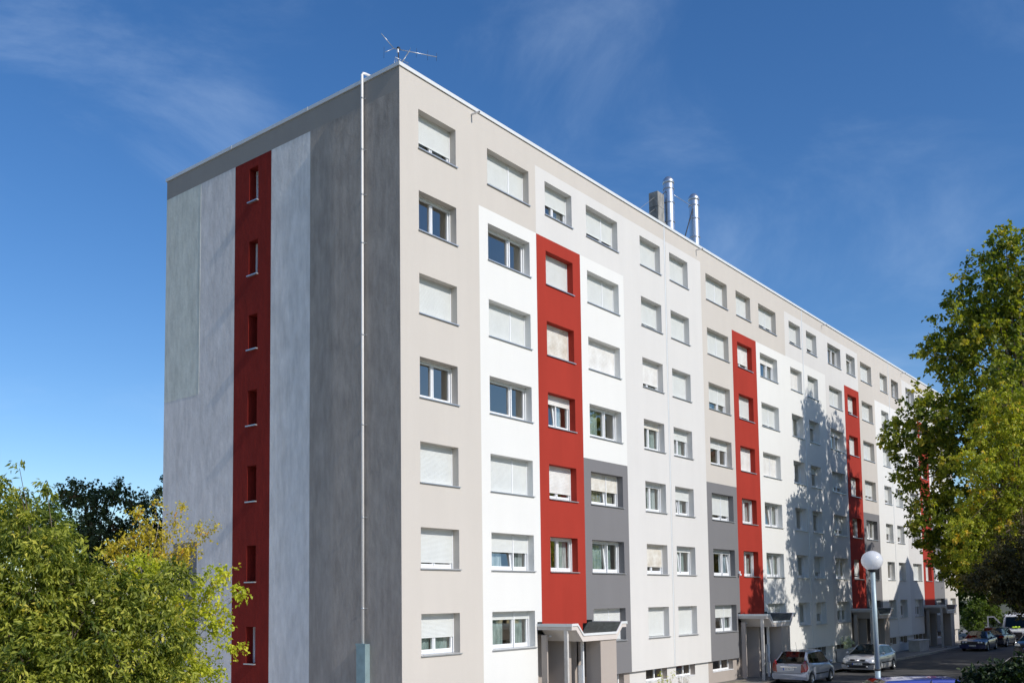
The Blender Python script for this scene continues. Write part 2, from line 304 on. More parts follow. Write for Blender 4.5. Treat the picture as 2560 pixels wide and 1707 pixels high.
# gable wall (x = 0), its stair windows
GW = [(1.285, 1), (4.137, 2), (6.977, 3), (9.698, 4), (12.452, 5), (15.176, 6), (17.903, 7)]
gy0, gy1, gh_ = 7.17, 7.69, 1.30
GM = [G_DARK, G_BLUE, G_RED, G_LAV, G_GREEN, G_TOP, GREY]
def greg(y, z):
    if z > 19.53: return 5
    if y < 4.297: return 0
    if y < 6.416: return 1
    if y < 8.543: return 2
    if y < 10.74: return 3
    return 4 if z > 11.33 else (6 if 1.58 < z < 5.73 or z < -0.2 else 3)
ys = sorted({0, BD, 4.297, 6.416, 8.543, 10.74, 12.3, gy0, gy1}); gz = sorted({-1.3, ZT, 19.53, 11.33, 5.73, 1.58, -0.2, *[w[0] + 0.03 for w in GW], *[w[0] + gh_ for w in GW]})
gw = MB()
for i in range(len(ys) - 1):
    for j in range(len(gz) - 1):
        cy, cz = (ys[i] + ys[i + 1]) / 2, (gz[j] + gz[j + 1]) / 2
        if gy0 < cy < gy1 and any(w[0] + 0.03 < cz < w[0] + gh_ for w in GW): continue
        mm = greg(cy, cz); mm = 3 if (mm == 6 and cy > 12.3) else mm
        gw.quad((0, ys[i + 1], gz[j]), (0, ys[i], gz[j]), (0, ys[i], gz[j + 1]), (0, ys[i + 1], gz[j + 1]), mm)
for z, k in GW:
    a, b, z0, z1, d = gy0, gy1, z + 0.03, z + gh_, 0.60
    gw.quad((0, a, z0), (d, a, z0), (d, a, z1), (0, a, z1), 2); gw.quad((d, b, z0), (0, b, z0), (0, b, z1), (d, b, z1), 2); gw.quad((0, a, z1), (d, a, z1), (d, b, z1), (0, b, z1), 2); gw.quad((d, a, z0), (0, a, z0), (0, b, z0), (d, b, z0), 2)
gw.build('gable_wall', GM, bld, OFF)
# thin raised lines where the paint panels of the gable meet
gj = MB(); gj.box(-0.005, 0.004, 10.73, 10.75, 11.33, 19.5); gj.box(-0.005, 0.004, 10.751, BD, 11.32, 11.34); gj.build('panel_trim', G_GREEN, bld, OFF)
ow = MB(); ow.quad((0, BD, -1.3), (BL, BD, -1.3), (BL, BD, ZT), (0, BD, ZT)); ow.quad((BL, 0, ZB), (BL, BD, ZB), (BL, BD, ZT), (BL, 0, ZT)); ow.quad((BL, .15, -1.3), (BL, BD, -1.3), (BL, BD, ZB), (BL, .15, ZB)); ow.build('rear_wall', [BEIGE], bld, OFF)
rf = MB(); rf.box(0.02, BL - 0.02, 0.02, BD - 0.02, 20.05, 20.22); rf.build('roof', mat('roof_gravel', (0.30, 0.29, 0.28), 0.95, var=0.25, vscale=4, bump=0.6), bld, OFF)
cp = MB(); o_ = 0.045
for x0, x1, y0, y1 in ((-o_, BL + o_, -o_, .30), (-o_, .30, .30, BD - .3), (BL - .3, BL + o_, .30, BD - .3), (-o_, BL + o_, BD - .3, BD + o_)): cp.box(x0, x1, y0, y1, ZT + 0.012, ZT + 0.135)
for q in (4.4, 8.75): cp.box(-.052, .31, q - .012, q + .012, ZT + .005, ZT + .142)
for i in range(1, 23): cp.box(2.93 * i - .008, 2.93 * i + .008, -.05, .31, ZT + .006, ZT + .139)
cp.build('coping', COPE, bld, OFF)

# expansion joints
for x in (16.96, 33.49, 50.17):
    j = MB(); j.box(x - 0.055, x + 0.035, -0.012, 0.01, ZB + .01, ZT); j.box(x + 0.035, x + 0.06, -0.006, 0.01, ZB + .01, ZT, 1); j.build('expansion_joint', [COPE, mat('joint_dark_edge', (0.16, 0.16, 0.17), .9)], bld, OFF)  # darker strip along one edge of the joint cover
for x in (3.49, 20.1, 36.75, 53.4):
    j = MB(); j.tube([(x, 0.05, 20.10), (x, -0.36, 20.07)], 0.035, 10, 0, False); j.tube([(x, -0.04, 20.10), (x, -0.365, 20.068)], 0.027, 10, 1); j.build('overflow_spout', [WPIPE, DARK], bld, OFF)
# white downpipe on the gable with its lower housing
dp = MB(); px, py = -0.10, 1.60
dp.tube([(0.35, py - .02, 20.62), (0.02, py, 20.60), (-0.06, py, 20.58), (px, py, 20.50), (px, py, 20.40), (px, py, 12), (px, py, 2.1)], 0.044, 12); dpo = dp.build('downpipe', WPIPE, bld, OFF)
for z in (19.72, 18.0, 14.9, 11.9, 9.0, 6.05, 3.2, 16.5):
    b = MB(); b.lathe([(0.045, -.02), (0.056, -.02), (0.056, .02), (0.045, .02)], (px, py, z), 12); b.box(-0.06, 0.0, py - .012, py + .012, z - .01, z + .01); b.box(-.02, .0, py - .09, py + .02, z - .012, z + .012); b.build('bracket', ALU, dpo)
h = MB(); h.box(-0.20, 0.0, 1.40, 1.80, -1.2, 2.10); h.box(-0.215, -0.20, 1.38, 1.82, 2.06, 2.12); h.build('pipe_housing', mat('blue_grey_steel', (0.26, 0.36, 0.38), 0.45, 0.3, var=0.15, vscale=3, bump=0.1), bld, OFF)

# interior floors and a long partition: what one looks at behind the panes
it = MB()
for k in range(0, 8): it.box(0.4, BL - .4, 0.6, BD - .4, -1.35 + 2.7 * k + .3, -1.35 + 2.7 * k + .5)
it.quad((0.4, 4.2, -1), (BL - .4, 4.2, -1), (BL - .4, 4.2, 20), (0.4, 4.2, 20))
for x in (0.42, 3.6, 7.2, 10.05, 13.6, 17.0, 20.2, 23.9, 26.8, 30.3, 33.7, 36.9, 40.6, 43.3, 47, 50.3, 53.5, 57, 60.1, 63.8): it.box(x, x + .1, 0.5, 4.19, -.5, 20)
it.build('interior_partition', ROOM, bld, OFF)

# ------------------------------------------------------------------ windows
def slat_mesh(w, h, old=None, pitch=0.04):
    m = MB(); n = max(1, int(h / pitch)); z = 0
    vs = []; fs = []
    for i in range(n):
        z0 = -i * pitch; z1 = -(i + 1) * pitch + 0.006
        vs += [(0, 0.003, z0), (w, 0.003, z0), (w, -0.004, z0 - pitch * .45), (0, -0.004, z0 - pitch * .45), (w, 0.002, z1), (0, 0.002, z1), (w, .004, z1 - .004), (0, .004, z1 - .004)]
        b = i * 8; fs += [(b + 3, b + 2, b + 1, b), (b + 5, b + 4, b + 2, b + 3), (b + 7, b + 6, b + 4, b + 5)]
    m.add(vs, fs); zb = -n * pitch
    m.box(0, w, -0.006, 0.016, zb - .05, zb)
    return m, -zb + .05
def pane_w(kind, w): return [(0.0, w * .64), (w * .64, w)] if kind == 'B' else ([(0, w * .5), (w * .5, w)] if w > 1.3 else [(0, w)])
FR, SA = 0.05, 0.055
def window_unit(x, z, w, h, kind, closed, style, tilt, curtain, idx, parent=bld, name='window', MBagg=None):
    """frame at reveal depth; sashes, panes, shutter, guide rails, curtain, sill"""
    y = RD
    lights = pane_w(kind, w)
    fr = MB() if MBagg is None else MBagg; ox, oz = (0, 0) if MBagg is None else (x, z)
    def B(mb, x0, x1, y0, y1, z0, z1, m=0): mb.box(ox + x0, ox + x1, y0, y1, oz + z0, oz + z1, m)
    B(fr, 0, w, y - .03, y + .05, 0, FR + .04); B(fr, 0, w, y - .03, y + .05, h - FR, h); B(fr, 0, FR, y - .03, y + .05, FR + .04, h - FR); B(fr, w - FR, w, y - .03, y + .05, FR + .04, h - FR)
    if kind == 'B': B(fr, lights[0][1] - .03, lights[0][1] + .03, y - .03, y + .05, FR + .04, h - FR)
    gl = MB() if MBagg is None else MBagg; gm = 0 if MBagg is None else 1
    for li, (a, b) in enumerate(lights):
        a2, b2 = (a + FR if li == 0 else a + .01 + (.02 if kind == 'B' else 0)), (b - FR if li == len(lights) - 1 else b - .01 - (.02 if kind == 'B' else 0))
        z0, z1 = FR + .045, h - FR
        ti = tilt if (tilt and li in ((0,) if tilt > 0 else (1,))) else 0
        sh = abs(ti) * 0.11
        def sy(zv): return y + .0 + sh * (zv - z0) / (z1 - z0)
        def bar(x0, x1, za, zb, mb=fr):
            vs = [(ox + xx, sy(zv) + dy, oz + zv) for zv in (za, zb) for dy in (-.025 + .012, .03) for xx in (x0, x1)]
            mb.add(vs, [(0, 2, 3, 1), (4, 5, 7, 6), (0, 1, 5, 4), (1, 3, 7, 5), (3, 2, 6, 7), (2, 0, 4, 6)])
        yo = -.022 if not ti else 0
        if ti:
            bar(a2, b2, z0, z0 + SA); bar(a2, b2, z1 - SA, z1); bar(a2, a2 + SA, z0 + SA, z1 - SA); bar(b2 - SA, b2, z0 + SA, z1 - SA)
        else:
            for (q0, q1, q2, q3) in ((a2, b2, z0, z0 + SA), (a2, b2, z1 - SA, z1), (a2, a2 + SA, z0 + SA, z1 - SA), (b2 - SA, b2, z0 + SA, z1 - SA)): B(fr, q0, q1, y - .042, y + .03, q2, q3)
        gl.quad((ox + a2 + SA - .004, sy(z0) + .012, oz + z0 + SA - .004), (ox + b2 - SA + .004, sy(z0) + .012, oz + z0 + SA - .004), (ox + b2 - SA + .004, sy(z1) + .012, oz + z1 - SA + .004), (ox + a2 + SA - .004, sy(z1) + .012, oz + z1 - SA + .004), gm)
    # guide rails in front, sill, shutters
    rails = [0.0, w - .03] + ([lights[0][1] - .025] if kind == 'B' else [])
    for rx in rails: B(fr, rx, rx + (.03 if rx != lights[0][1] - .025 else .05), y - .085, y - .05, 0.0, h)
    B(fr, .0, w, y - .085, y - .031, h - .035, h)
    if MBagg is None:
        root = fr.build(name, MW, parent, (x, 0, z + 0.8)); gl.build('pane', GLASS, root)
    sl_ = MB() if MBagg is None else MBagg
    sm = 0 if MBagg is None else 3; 
    sx0, sx1 = (-.03, w + .06)
    vs = [(ox + sx0, -.055, oz - .012), (ox + sx1, -.055, oz - .012), (ox + sx1, y - .035, oz + .02), (ox + sx0, y - .035, oz + .02), (ox + sx0, -.055, oz - .045), (ox + sx1, -.055, oz - .045), (ox + sx0, .0, oz - .045), (ox + sx1, 0, oz - .045)]
    sl_.add(vs, [(0, 1, 2, 3), (4, 5, 1, 0), (4, 6, 7, 5), (0, 3, 6, 4), (1, 5, 7, 2)], sm)
    if MBagg is None: sl_.build('sill', [ALU], root)
    if closed > 0.01:
        secs = [(.03, lights[0][1] - .025), (lights[0][1] + .025, w - .03)] if kind == 'B' else [(.03, w - .03)]
        for si, (a, b) in enumerate(secs):
            m, hh = slat_mesh(b - a, closed * (h - .06), pitch=.04 if style == 0 else .055)
            mm = 0 if MBagg is None else 2
            zo = h - .035
            if MBagg is None:
                q = m.build('shutter', [SHUT, SHUTO, SHUTW][style], root); q.location = (a, y - .068, zo)
            else:
                m.m = [2] * len(m.m); b0 = len(MBagg.v); MBagg.v += [(v[0] + ox + a, v[1] + y - .068, v[2] + oz + zo) for v in m.v]; MBagg.f += [[i + b0 for i in f] for f in m.f]; MBagg.m += m.m; MBagg.sm += m.sm
    if curtain and MBagg is None:
        cm = MB(); k = curtain - 1; rr = random.Random(idx * 13 + 5)
        for li, (a, b) in enumerate(lights):
            if rr.random() < .12: continue
            cw = (b - a) * rr.uniform(.55, .95); x0 = a + .05 if rr.random() < .6 else b - .05 - cw
            nn = 14; vs = []; 
            for i in range(nn + 1):
                xx = x0 + cw * i / nn; yy = y + .14 + .035 * math.sin(i * 2.3 + rr.random()); vs += [(xx, yy, .05), (xx + rr.uniform(-.01, .01), yy + .01, h - .04)]
            cm.add(vs, [(2 * i, 2 * i + 2, 2 * i + 3, 2 * i + 1) for i in range(nn)], 0, True)
        if cm.v: cm.build('curtain', CURT[k % 4], root)

ST = {  # shutter closed share, rows 7..1 ; o = old cream, w = old white
 'A': [.86, .06, 1, .06, 1, .93, .66], 'B': [1, .05, 1, .05, 1, .58, .17], 'C': [.72, 1, (1, 1), (.34, 2), (.88, 2), .02, 0], 'D': [.9, 1, (1, 2), .03, (.62, 1), .03, .98],
 'E': [1, .92, (.9, 2), (.2, 1), .12, (.86, 1), .97], 'F': [.97, 1, 1, .45, .5, .16, 1], 'G': [1, 1, .75, .3, .86, .12, .55], 'H': [1, (.86, 2), .95, (.97, 2), 0, 0, 0],
 'I': [.9, (.28, 2), .95, (.98, 2), .06, .03, .7], 'J': [.9, (1, 2), .08, 0, 0, .03, .05], 'K': [.84, 1, .35, .3, .12, .8, .62], 'L': [.1, .95, (.25, 2), .8, .8, .14, .5],
 'M': [(.34, 2), .85, 1, 1, 0, .9, 0], 'N': [1, 1, 1, .84, .03, .5, .6], 'O': [1, .7, 1, .85, .6, .1, .85], 'P': [.05, .8, .7, 1, .7, 1, .3], 'Q': [.08, .8, .8, .8, .4, 1, .5],
 'R': [.8, .6, 1, .5, 1, 1, 0], 'S': [1, .8, .6, 1, .3, .6, .2], 'T': [1, .5, 1, .8, 1, .4, .7]}
TILT = {('C', 4): 1, ('G', 3): 1, ('G', 2): -1, ('G', 1): 1, ('I', 3): 1, ('I', 2): 1, ('D', 3): 1, ('D', 2): 1, ('F', 3): 1, ('F', 2): 1, ('B', 2): 1, ('J', 5): 1, ('J', 3): 1, ('J', 2): 1, ('K', 3): 1, ('L', 5): -1, ('L', 2): 1, ('N', 3): 1, ('K', 4): 1}
CUR = {('A', 6): 0, ('A', 4): 0, ('B', 6): 0, ('B', 4): 0, ('D', 4): 1, ('D', 3): 3, ('D', 2): 1, ('C', 2): 2, ('B', 1): 1, ('A', 1): 1, ('E', 4): 1, ('F', 4): 2, ('F', 3): 2, ('F', 2): 1, ('G', 2): 4, ('I', 6): 4, ('C', 7): 2, ('H', 3): 2, ('H', 2): 1, ('I', 2): 1, ('I', 3): 2, ('L', 7): 2, ('C', 4): 2, ('G', 1): 2, ('N', 3): 2, ('L', 5): 2, ('M', 7): 2, ('H', 6): 2, ('P', 7): 2, ('Q', 7): 2, ('M', 3): 2, ('I', 4): 2, ('B', 2): 2, ('L', 2): 2}
far = MB(); idx = 0
for n, (a, b) in cols.items():
    for k in range(7, 0, -1):
        if n in 'CHMR' and k == 1: continue
        s = ST[n][7 - k]; s, sty = s if isinstance(s, tuple) else (s, 0); idx += 1; s = s - (.17 if k == 7 else .10) if .3 < s < .96 else s
        kind = 'B' if n in 'BDGILNQS' else 'A'
        if n == 'N' and k >= 6: kind = 'A'
        if n == 'D' and k == 5: kind = 'A'
        agg = far if n in 'OPQRST' else None
        cu = CUR.get((n, k), (0, 1, 2, 3, 2, 4, 0)[(idx * 5 + k) % 7])
        window_unit(a, zs(k), b - a, zt(k) - zs(k), kind, s, sty, TILT.get((n, k), 0), cu, idx, MBagg=agg)
fo = far.build('window', [MW, GLASS, SHUT, ALU], bld, OFF, kind='stuff'); fo['label'] = 'small windows of the far end of the long facade'
# basement windows
for i, (a, b) in enumerate(bas):
    f = MB(); w = b - a; y = .40; h = bz1 - bz0; s = w * .62
    f.box(0, w, y, y + .06, 0, .07); f.box(0, .06, y, y + .06, .07, h); f.box(w - .06, w, y, y + .06, .07, h); f.box(s - .04, s + .04, y, y + .06, .07, h); f.box(-.01, w + .01, .13, y + .02, -.03, .002)
    r_ = f.build('basement_window', MW, bld, (a, 0, bz0 + .8)); g = MB(); g.quad((.05, y + .03, .06), (w - .05, y + .03, .06), (w - .05, y + .03, h), (.05, y + .03, h)); g.build('pane', GLASS, r_)
# gable stair windows
for z, k in GW:
    f = MB(); w = gy1 - gy0; h = gh_ - .03; x = .30 if k in (7, 6, 1) else .50
    for (y0, y1, z0, z1) in ((0, w, 0, .06), (0, w, h - .05, h), (0, .05, .06, h - .05), (w - .05, w, .06, h - .05)): f.box(x, x + .06, y0, y1, z0, z1)
    t = .13 if k in (7, 1) else 0.0
    for (y0, y1, z0, z1) in ((.05, w - .05, .06, .11), (.05, w - .05, h - .11, h - .05), (.05, .10, .11, h - .11), (w - .10, w - .05, .11, h - .11)):
        vs = [(x + .01 + dx + (t * (zv - .06) / h if t else 0) - .02, yy, zv) for zv in (z0, z1) for yy in (y0, y1) for dx in (0, .045)]
        f.add(vs, [(0, 2, 3, 1), (4, 5, 7, 6), (0, 1, 5, 4), (1, 3, 7, 5), (3, 2, 6, 7), (2, 0, 4, 6)])
    r_ = f.build('stair_window', MW, bld, (0, gy0, z + .03 + .8)); g = MB(); g.quad((x + .02 + t * .1, w - .08, .09), (x + .02 + t * .1, .08, .09), (x + .02 + t * .9, .08, h - .08), (x + .02 + t * .9, w - .08, h - .08)); g.build('pane', GLASS, r_)
    s_ = MB(); s_.box(-.09, x, -.03, w + .03, -.045, -.005); s_.build('sill', ALU, r_)

# ------------------------------------------------------------------ entrances
DOORF = mat('door_frame_grey', (0.10, 0.11, 0.12), 0.4, var=.1)
for ci, c in enumerate(CAN):
    L = (c, 0, 0.8)
    e = MB()   # porch recess: rear wall, ceiling, floor
    e.quad((0, .5, -1.2), (1.3, .5, -1.2), (1.3, .5, 2.13), (0, .5, 2.13), 0); e.quad((2.35, .5, -1.2), (3.57, .5, -1.2), (3.57, .5, 2.13), (2.35, .5, 2.13), 0)
    e.quad((0, 0, 2.12), (0, .5, 2.12), (3.57, .5, 2.12), (3.57, 0, 2.12), 1); e.quad((1.3, .5, 1.5), (2.35, .5, 1.5), (2.35, .5, 2.13), (1.3, .5, 2.13), 0); e.box(1.14, 1.30, -.55, .5, -.8, 2.13, 0)
    e.box(.02, 3.55, -1.55, 1.2, -1.2, -.62, 2)
    ent = e.build('entrance_porch', [TAUPE, CONC2, PAVE], bld, L)
    # canopy: wide shallow trough section, white fascia, felt on top
    top = [(-.01, 2.49), (.34, 2.49), (.69, 2.13), (2.89, 2.13), (3.26, 2.49), (3.62, 2.49)]
    bot = [(3.62, 2.33), (3.33, 2.33), (2.98, 1.98), (2.96, 1.90), (.68, 1.90), (.27, 2.32), (-.01, 2.32)]
    k_ = MB(); k_.extr(top + bot, -1.50, 0.02); ko = k_.build('entrance_canopy', [stucco('canopy_plaster', (.60, .55, .51), .05)], bld, L)
    ff = MB()
    up = [(p[0], p[1] + .055) for p in top]; lo = [(p[0], p[1] - .03) for p in top]
    ff.extr(up + lo[::-1], -1.535, -1.502); ff.box(-.045, -.012, -1.535, 0.0, 2.44, 2.545, 0); ff.box(3.622, 3.655, -1.535, -.0, 2.44, 2.545, 0); ff.build('fascia', [COPE], ko)
    ft = MB(); lo2 = [(p[0], p[1] + .006) for p in top]; up2 = [(p[0], p[1] + .03) for p in top]; ft.extr(up2 + lo2[::-1], -1.498, -.002); ft.build('roof_felt', FELT, ko)
    p_ = MB(); p_.box(.06, .16, -.34, -.12, -.8, 2.13); p_.build('post', TAUPE, ent)
    p_ = MB(); p_.box(-.04, .055, -1.32, -1.18, -.8, 2.31); p_.build('post', CONC2, ent)
    p_ = MB(); p_.box(1.90, 2.98, -1.44, -.80, -.8, 1.895); p_.build('side_block', TAUPE, ent)
    p_ = MB(); p_.box(1.55, 1.62, -.9, -.8, -.8, 1.895, 0); p_.box(1.30, 1.55, -.86, -.82, .1, 1.0, 1); p_.build('letterbox_panel', [MW, ALU], ent)
    d = MB(); 
    for (x0, x1, z0, z1) in ((1.3, 1.38, -.62, 1.5), (2.27, 2.35, -.62, 1.5), (1.38, 2.27, 1.40, 1.5), (1.38, 2.27, -.62, -.45), (1.78, 1.86, -.45, 1.4)): d.box(x0, x1, .44, .5, z0, z1)
    do = d.build('entrance_door', DOORF, ent); g = MB(); g.quad((1.35, .47, -.5), (2.3, .47, -.5), (2.3, .47, 1.45), (1.35, .47, 1.45)); g.build('door_glass', GLASS, do)
    hn = MB(); hn.tube([(1.74, .39, .1), (1.74, .39, .6)], .015); hn.build('handle', ALU, do)
    lc = MB(); lc.lathe([(.001, -.04), (.05, -.035), (.06, 0), (.001, .01)], (.5, -.2, 2.10), 12); lc.build('porch_lamp', MW, ent)
wl = MB(); wl.box(23.66, 23.76, -.10, 0, 4.55, 4.68); wl.lathe([(.001, -.02), (.05, 0), (.05, .08), (.001, .1)], (23.71, -.12, 4.45), 10); wl.build('wall_lamp', [MW], bld, OFF)

# ------------------------------------------------------------------ roof things
def flue(x, y, top, r):
    f = MB(); f.lathe([(r, 20.2), (r, top - .42), (r + .0, top - .36)], (x, y, 0), 32); o = f.build('metal_flue', STEEL, bld, OFF)
    q = MB(); q.lathe([(r, top - .36), (r + .028, top - .34), (r + .028, top - .20), (r - .01, top - .12), (r - .09, top - .03), (r - .11, top), (r - .12, top), (r - .12, top - .3)], (x, y, 0), 32); q.build('flue_cap', STEEL, o)
    for z in (top - .62, top - 1.35, top - 2.35, top - 2.9, top - 3.6):
        q = MB(); q.lathe([(r, -.03), (r + .022, -.03), (r + .03, 0), (r + .022, .03), (r, .03)], (x, y, z), 32); q.build('flue_collar', STEEL, o)
flue(21.22, 2.0, 24.66, .27); flue(23.98, 2.0, 24.70, .265)
ch = MB(); ch.box(20.08, 20.72, 2.0, 2.5, 22.15, 23.6); ch.box(20.03, 20.77, 1.95, 2.55, 21.72, 22.15); ch.box(20.0, 20.80, 1.92, 2.58, 21.64, 21.72, 1); ch.box(20.12, 20.40, 2.05, 2.45, 20.2, 21.64); ch.box(20.45, 20.68, 2.05, 2.45, 20.2, 21.64)
ch.box(20.07, 20.73, 1.995, 2.505, 22.84, 22.85, 2)
ch.build('concrete_chimney', [CONC, CONC2, DARK], bld, OFF)
rb = MB(); rb.box(21.6, 28.0, 2.4, 3.4, 20.2, 21.62); rb.box(17.9, 19.0, 2.2, 3.0, 20.2, 21.85); rb.build('roof_plinth', CONC2, bld, OFF)
for pts, rr in ((((20.08, 2.2, 23.3), (16.0, 2.4, 20.3)), .012), (((20.08, 2.2, 22.7), (17.6, 2.3, 20.9)), .012), (((21.45, 1.95, 23.9), (23.75, 1.95, 23.95)), .016), (((23.74, 1.95, 23.85), (22.7, 2.2, 21.2)), .028), (((20.6, 2.05, 23.55), (20.99, 2.0, 23.9)), .022)):
    g = MB(); g.tube(pts, rr, 6); g.build('guy_wire', DARK if rr > .017 else ALU, bld, OFF)

# television antenna at the corner
an = empty('television_antenna', (1.0, 1.0, 20.2), 0, 'metal television antenna with long boom standing on the roof corner', 'antenna')
ao = neg(an.location)
q = MB(); q.tube([(1.12, 1.15, 20.2), (1.12, 1.15, 21.85)], .02); q.build('mast', DARK, an, ao)
q = MB(); q.tube([(1.02, 1.27, 21.8), (2.30, .50, 21.8)], .013); q.build('boom', ALU, an, ao)
q = MB(); q.tube([(1.02, 1.27, 21.8), (.52, 1.35, 22.12)], .013); q.tube([(1.02, 1.27, 21.8), (.66, 1.30, 21.52)], .011); q.build('reflector_arm', ALU, an, ao)
for x, y, z, hh in ((.62, 1.33, 21.50, .20), (1.68, .87, 21.8, .16), (2.02, .67, 21.8, .18), (2.29, .51, 21.8, .15), (1.2, 1.15, 21.8, .03)):
    q = MB(); q.tube([(x, y, z - hh), (x + .015, y, z + hh)], .005, 5); q.build('dipole', DARK, an, ao)
q = MB(); q.box(1.08, 1.16, 1.11, 1.19, 21.74, 21.84); q.box(.92, .97, .98, 1.03, 21.53, 21.64, 1); q.build('junction_box', [DARK, MW], an, ao)
q = MB(); q.tube([(1.10, 1.0, 21.22), (1.50, 1.0, 21.85)], .016)
for i in range(9): 
    t = i / 8; q.tube([(1.10 + .4 * t - .05, .9, 21.22 + .63 * t + .03), (1.10 + .4 * t + .05, 1.1, 21.22 + .63 * t - .03)], .006, 4)
q.build('director_array', ALU, an, ao)
q = MB()
for x in (.73, .80, .87, .94, 1.22, 1.29, 1.36): q.tube([(x, 1.0, 20.9), (x + .10, 1.0, 21.33)], .007, 4)
q.tube([(.8, 1.0, 21.3), (1.45, 1.0, 21.38)], .01, 4); q.tube([(.7, 1.0, 20.9), (1.4, 1.0, 20.92)], .01, 4); q.tube([(1.12, 1.15, 20.9), (1.0, 1.0, 20.91)], .01, 4); q.build('reflector_grid', ALU, an, ao)

# ------------------------------------------------------------------ ground
def sheet(name, x0, x1, y0, y1, nx, ny, hf, m, dz=0.0):
    X = np.linspace(x0, x1, nx); Y = np.linspace(y0, y1, ny); v = [(x, y, hf(x, y) + dz) for y in Y for x in X]
    f = [(j * nx + i, j * nx + i + 1, (j + 1) * nx + i + 1, (j + 1) * nx + i) for j in range(ny - 1) for i in range(nx - 1)]
    mb = MB(); mb.add(v, f, 0, True); return mb
def gfar(x, y): return gh(x, y) - .02
big = sheet('ground', -70, 120, -80, 120, 96, 101, gfar, GRASS)
for a, b, c, d in ((-700, 800, -700, -80), (-700, 800, 120, 900), (-700, -70, -80, 120), (120, 800, -80, 120)):
    zc = [1.78 if (x < -60 or y < -75) and depth(x, y) < 5 else -.82 for x, y in ((a, c), (b, c), (b, d), (a, d))]
    big.add([(a, c, zc[0]), (b, c, zc[1]), (b, d, zc[2]), (a, d, zc[3])], [(0, 1, 2, 3)])
tag(big.build('ground', GRASS), kind='structure')
tag(sheet('road', 8, 110, -9.8, -2.15, 60, 12, gh, ASPH, .004).build('road', ASPH), kind='structure')
tag(sheet('car_park', -2, 30, -14.6, -9.8, 40, 10, gh, ASPH, .008).build('car_park', ASPH), kind='structure')
pv = sheet('pavement', 12, 67.5, -2.0, .14, 60, 6, lambda x, y: gh(x, y) + .13, PAVE)
pv.add([(67.5, -2.0, -.67), (110, -2.0, -.67), (110, 6, -.67), (67.5, 6, -.67)], [(0, 1, 2, 3)])
tag(pv.build('pavement', PAVE), kind='structure')
kb = MB(); kb.box(36, 110, -2.16, -2.003, -1, -.665); tag(kb.build('kerb', KERB), kind='structure')
vg = sheet('verge', 18, 36, -2.0, -.3, 30, 6, lambda x, y: gh(x, y) + .135 + .05 * math.sin(x * 2.1) * math.sin(y * 3 + x), mat('sandy_earth', (.27, .23, .17), .95, var=.35, vscale=2.5, bump=.6)); tag(vg.build('verge', mat('sandy_verge', (.27, .235, .175), .95, var=.35, vscale=2.5, bump=.6, bscale=30)), kind='structure')
fc = sheet('bounce_ground', -34, 0.0, -2, 34, 30, 30, gh, PAVE, .0); fc.m = [0] * len(fc.m)  # unseen pale ground, added to bounce sunlight onto the gable and facade
fb = sheet('bounce_ground', -6, 24, -8.6, -2.2, 30, 8, gh, PAVE, .012); b0 = len(fc.v); fc.v += fb.v; fc.f += [[i + b0 for i in f] for f in fb.f]; fc.m += fb.m; fc.sm += fb.sm
tag(fc.build('bounce_ground', mat('pale_bounce_ground', (0.56, 0.50, 0.42), .95, var=.15, vscale=2, bump=.4)), kind='structure')
mk = MB(); 
for x0 in (46.0, 51.0, 56.0, 61.0): mk.add([(x0, -7.0, -.788), (x0 + .12, -7.0, -.788), (x0 + 1.2, -9.6, -.788), (x0 + 1.08, -9.6, -.788)], [(0, 1, 2, 3)])
tag(mk.build('road_markings', MARK), kind='structure')

# concrete planters on the pavement
def planter(x, y, label, grp='concrete planters by the facade', L=2.4):
    r_ = empty('concrete_planter', (x, y, -.67), 0, label, 'planter', grp)
    q = MB(); w = .75; h = .72
    q.extr([(0, 0), (L, 0), (L + .06, h), (-.06, h)], 0, w); q.build('trough', CONC2, r_)
    q = MB(); q.box(-.09, L + .09, -.04, w + .04, h + .002, h + .08); q.build('rim', CONC2, r_)
    return r_
planter(50.4, -1.3, 'low concrete planter in shade on the pavement to the right of the pale silver hatchback')
planter(37.6, -.65, 'low concrete planter with a shrub painted sunlit pale partly hidden behind the bonnet of the silver hatchback')

# ------------------------------------------------------------------ street lamp
lp = empty('street_lamp', (6.35, -12.05, gh(6.35, -12.05)), 0, 'white globe street lamp on a leaning galvanised pole', 'street lamp')
lo_ = neg(lp.location)
GALV = mat('galvanised_pole', (0.42, 0.50, 0.52), 0.5, 0.35, var=.22, vscale=5, bump=.1, stretch=(1, 1, .3))
b0, b1 = Vector((6.42, -12.03, -.45)), Vector((6.06, -12.10, 4.10))
q = MB(); q.tube([b0, b0.lerp(b1, .40)], .074, 20); q.tube([b0.lerp(b1, .4), b1], [.070, .064], 20); q.tube([b0.lerp(b1, .395), b0.lerp(b1, .405)], .08, 20, 1); q.build('pole', [GALV, DARK], lp, lo_)
q = MB(); q.lathe([(.07, -.06), (.12, -.02), (.13, .02), (.08, .03)], (6.06, -12.10, 4.10), 20); q.build('collar', DARK, lp, lo_)
q = MB(); q.lathe([(.285 * math.sin(math.pi * i / 24) + .0005, -.27 * math.cos(math.pi * i / 24)) for i in range(25)], (6.055, -12.10, 4.355), 40)
GLB = mat('opal_globe', (.90, .90, .91), .25, coat=.3); t_ = GLB.node_tree; mi_ = t_.nodes.new('ShaderNodeMixShader'); tl_ = t_.nodes.new('ShaderNodeBsdfTranslucent'); tl_.inputs[0].default_value = (.95, .95, .96, 1); mi_.inputs[0].default_value = .45
t_.links.new(t_.nodes['Principled BSDF'].outputs[0], mi_.inputs[1]); t_.links.new(tl_.outputs[0], mi_.inputs[2]); t_.links.new(mi_.outputs[0], t_.nodes['Material Output'].inputs['Surface'])
q.build('globe', GLB, lp, lo_)

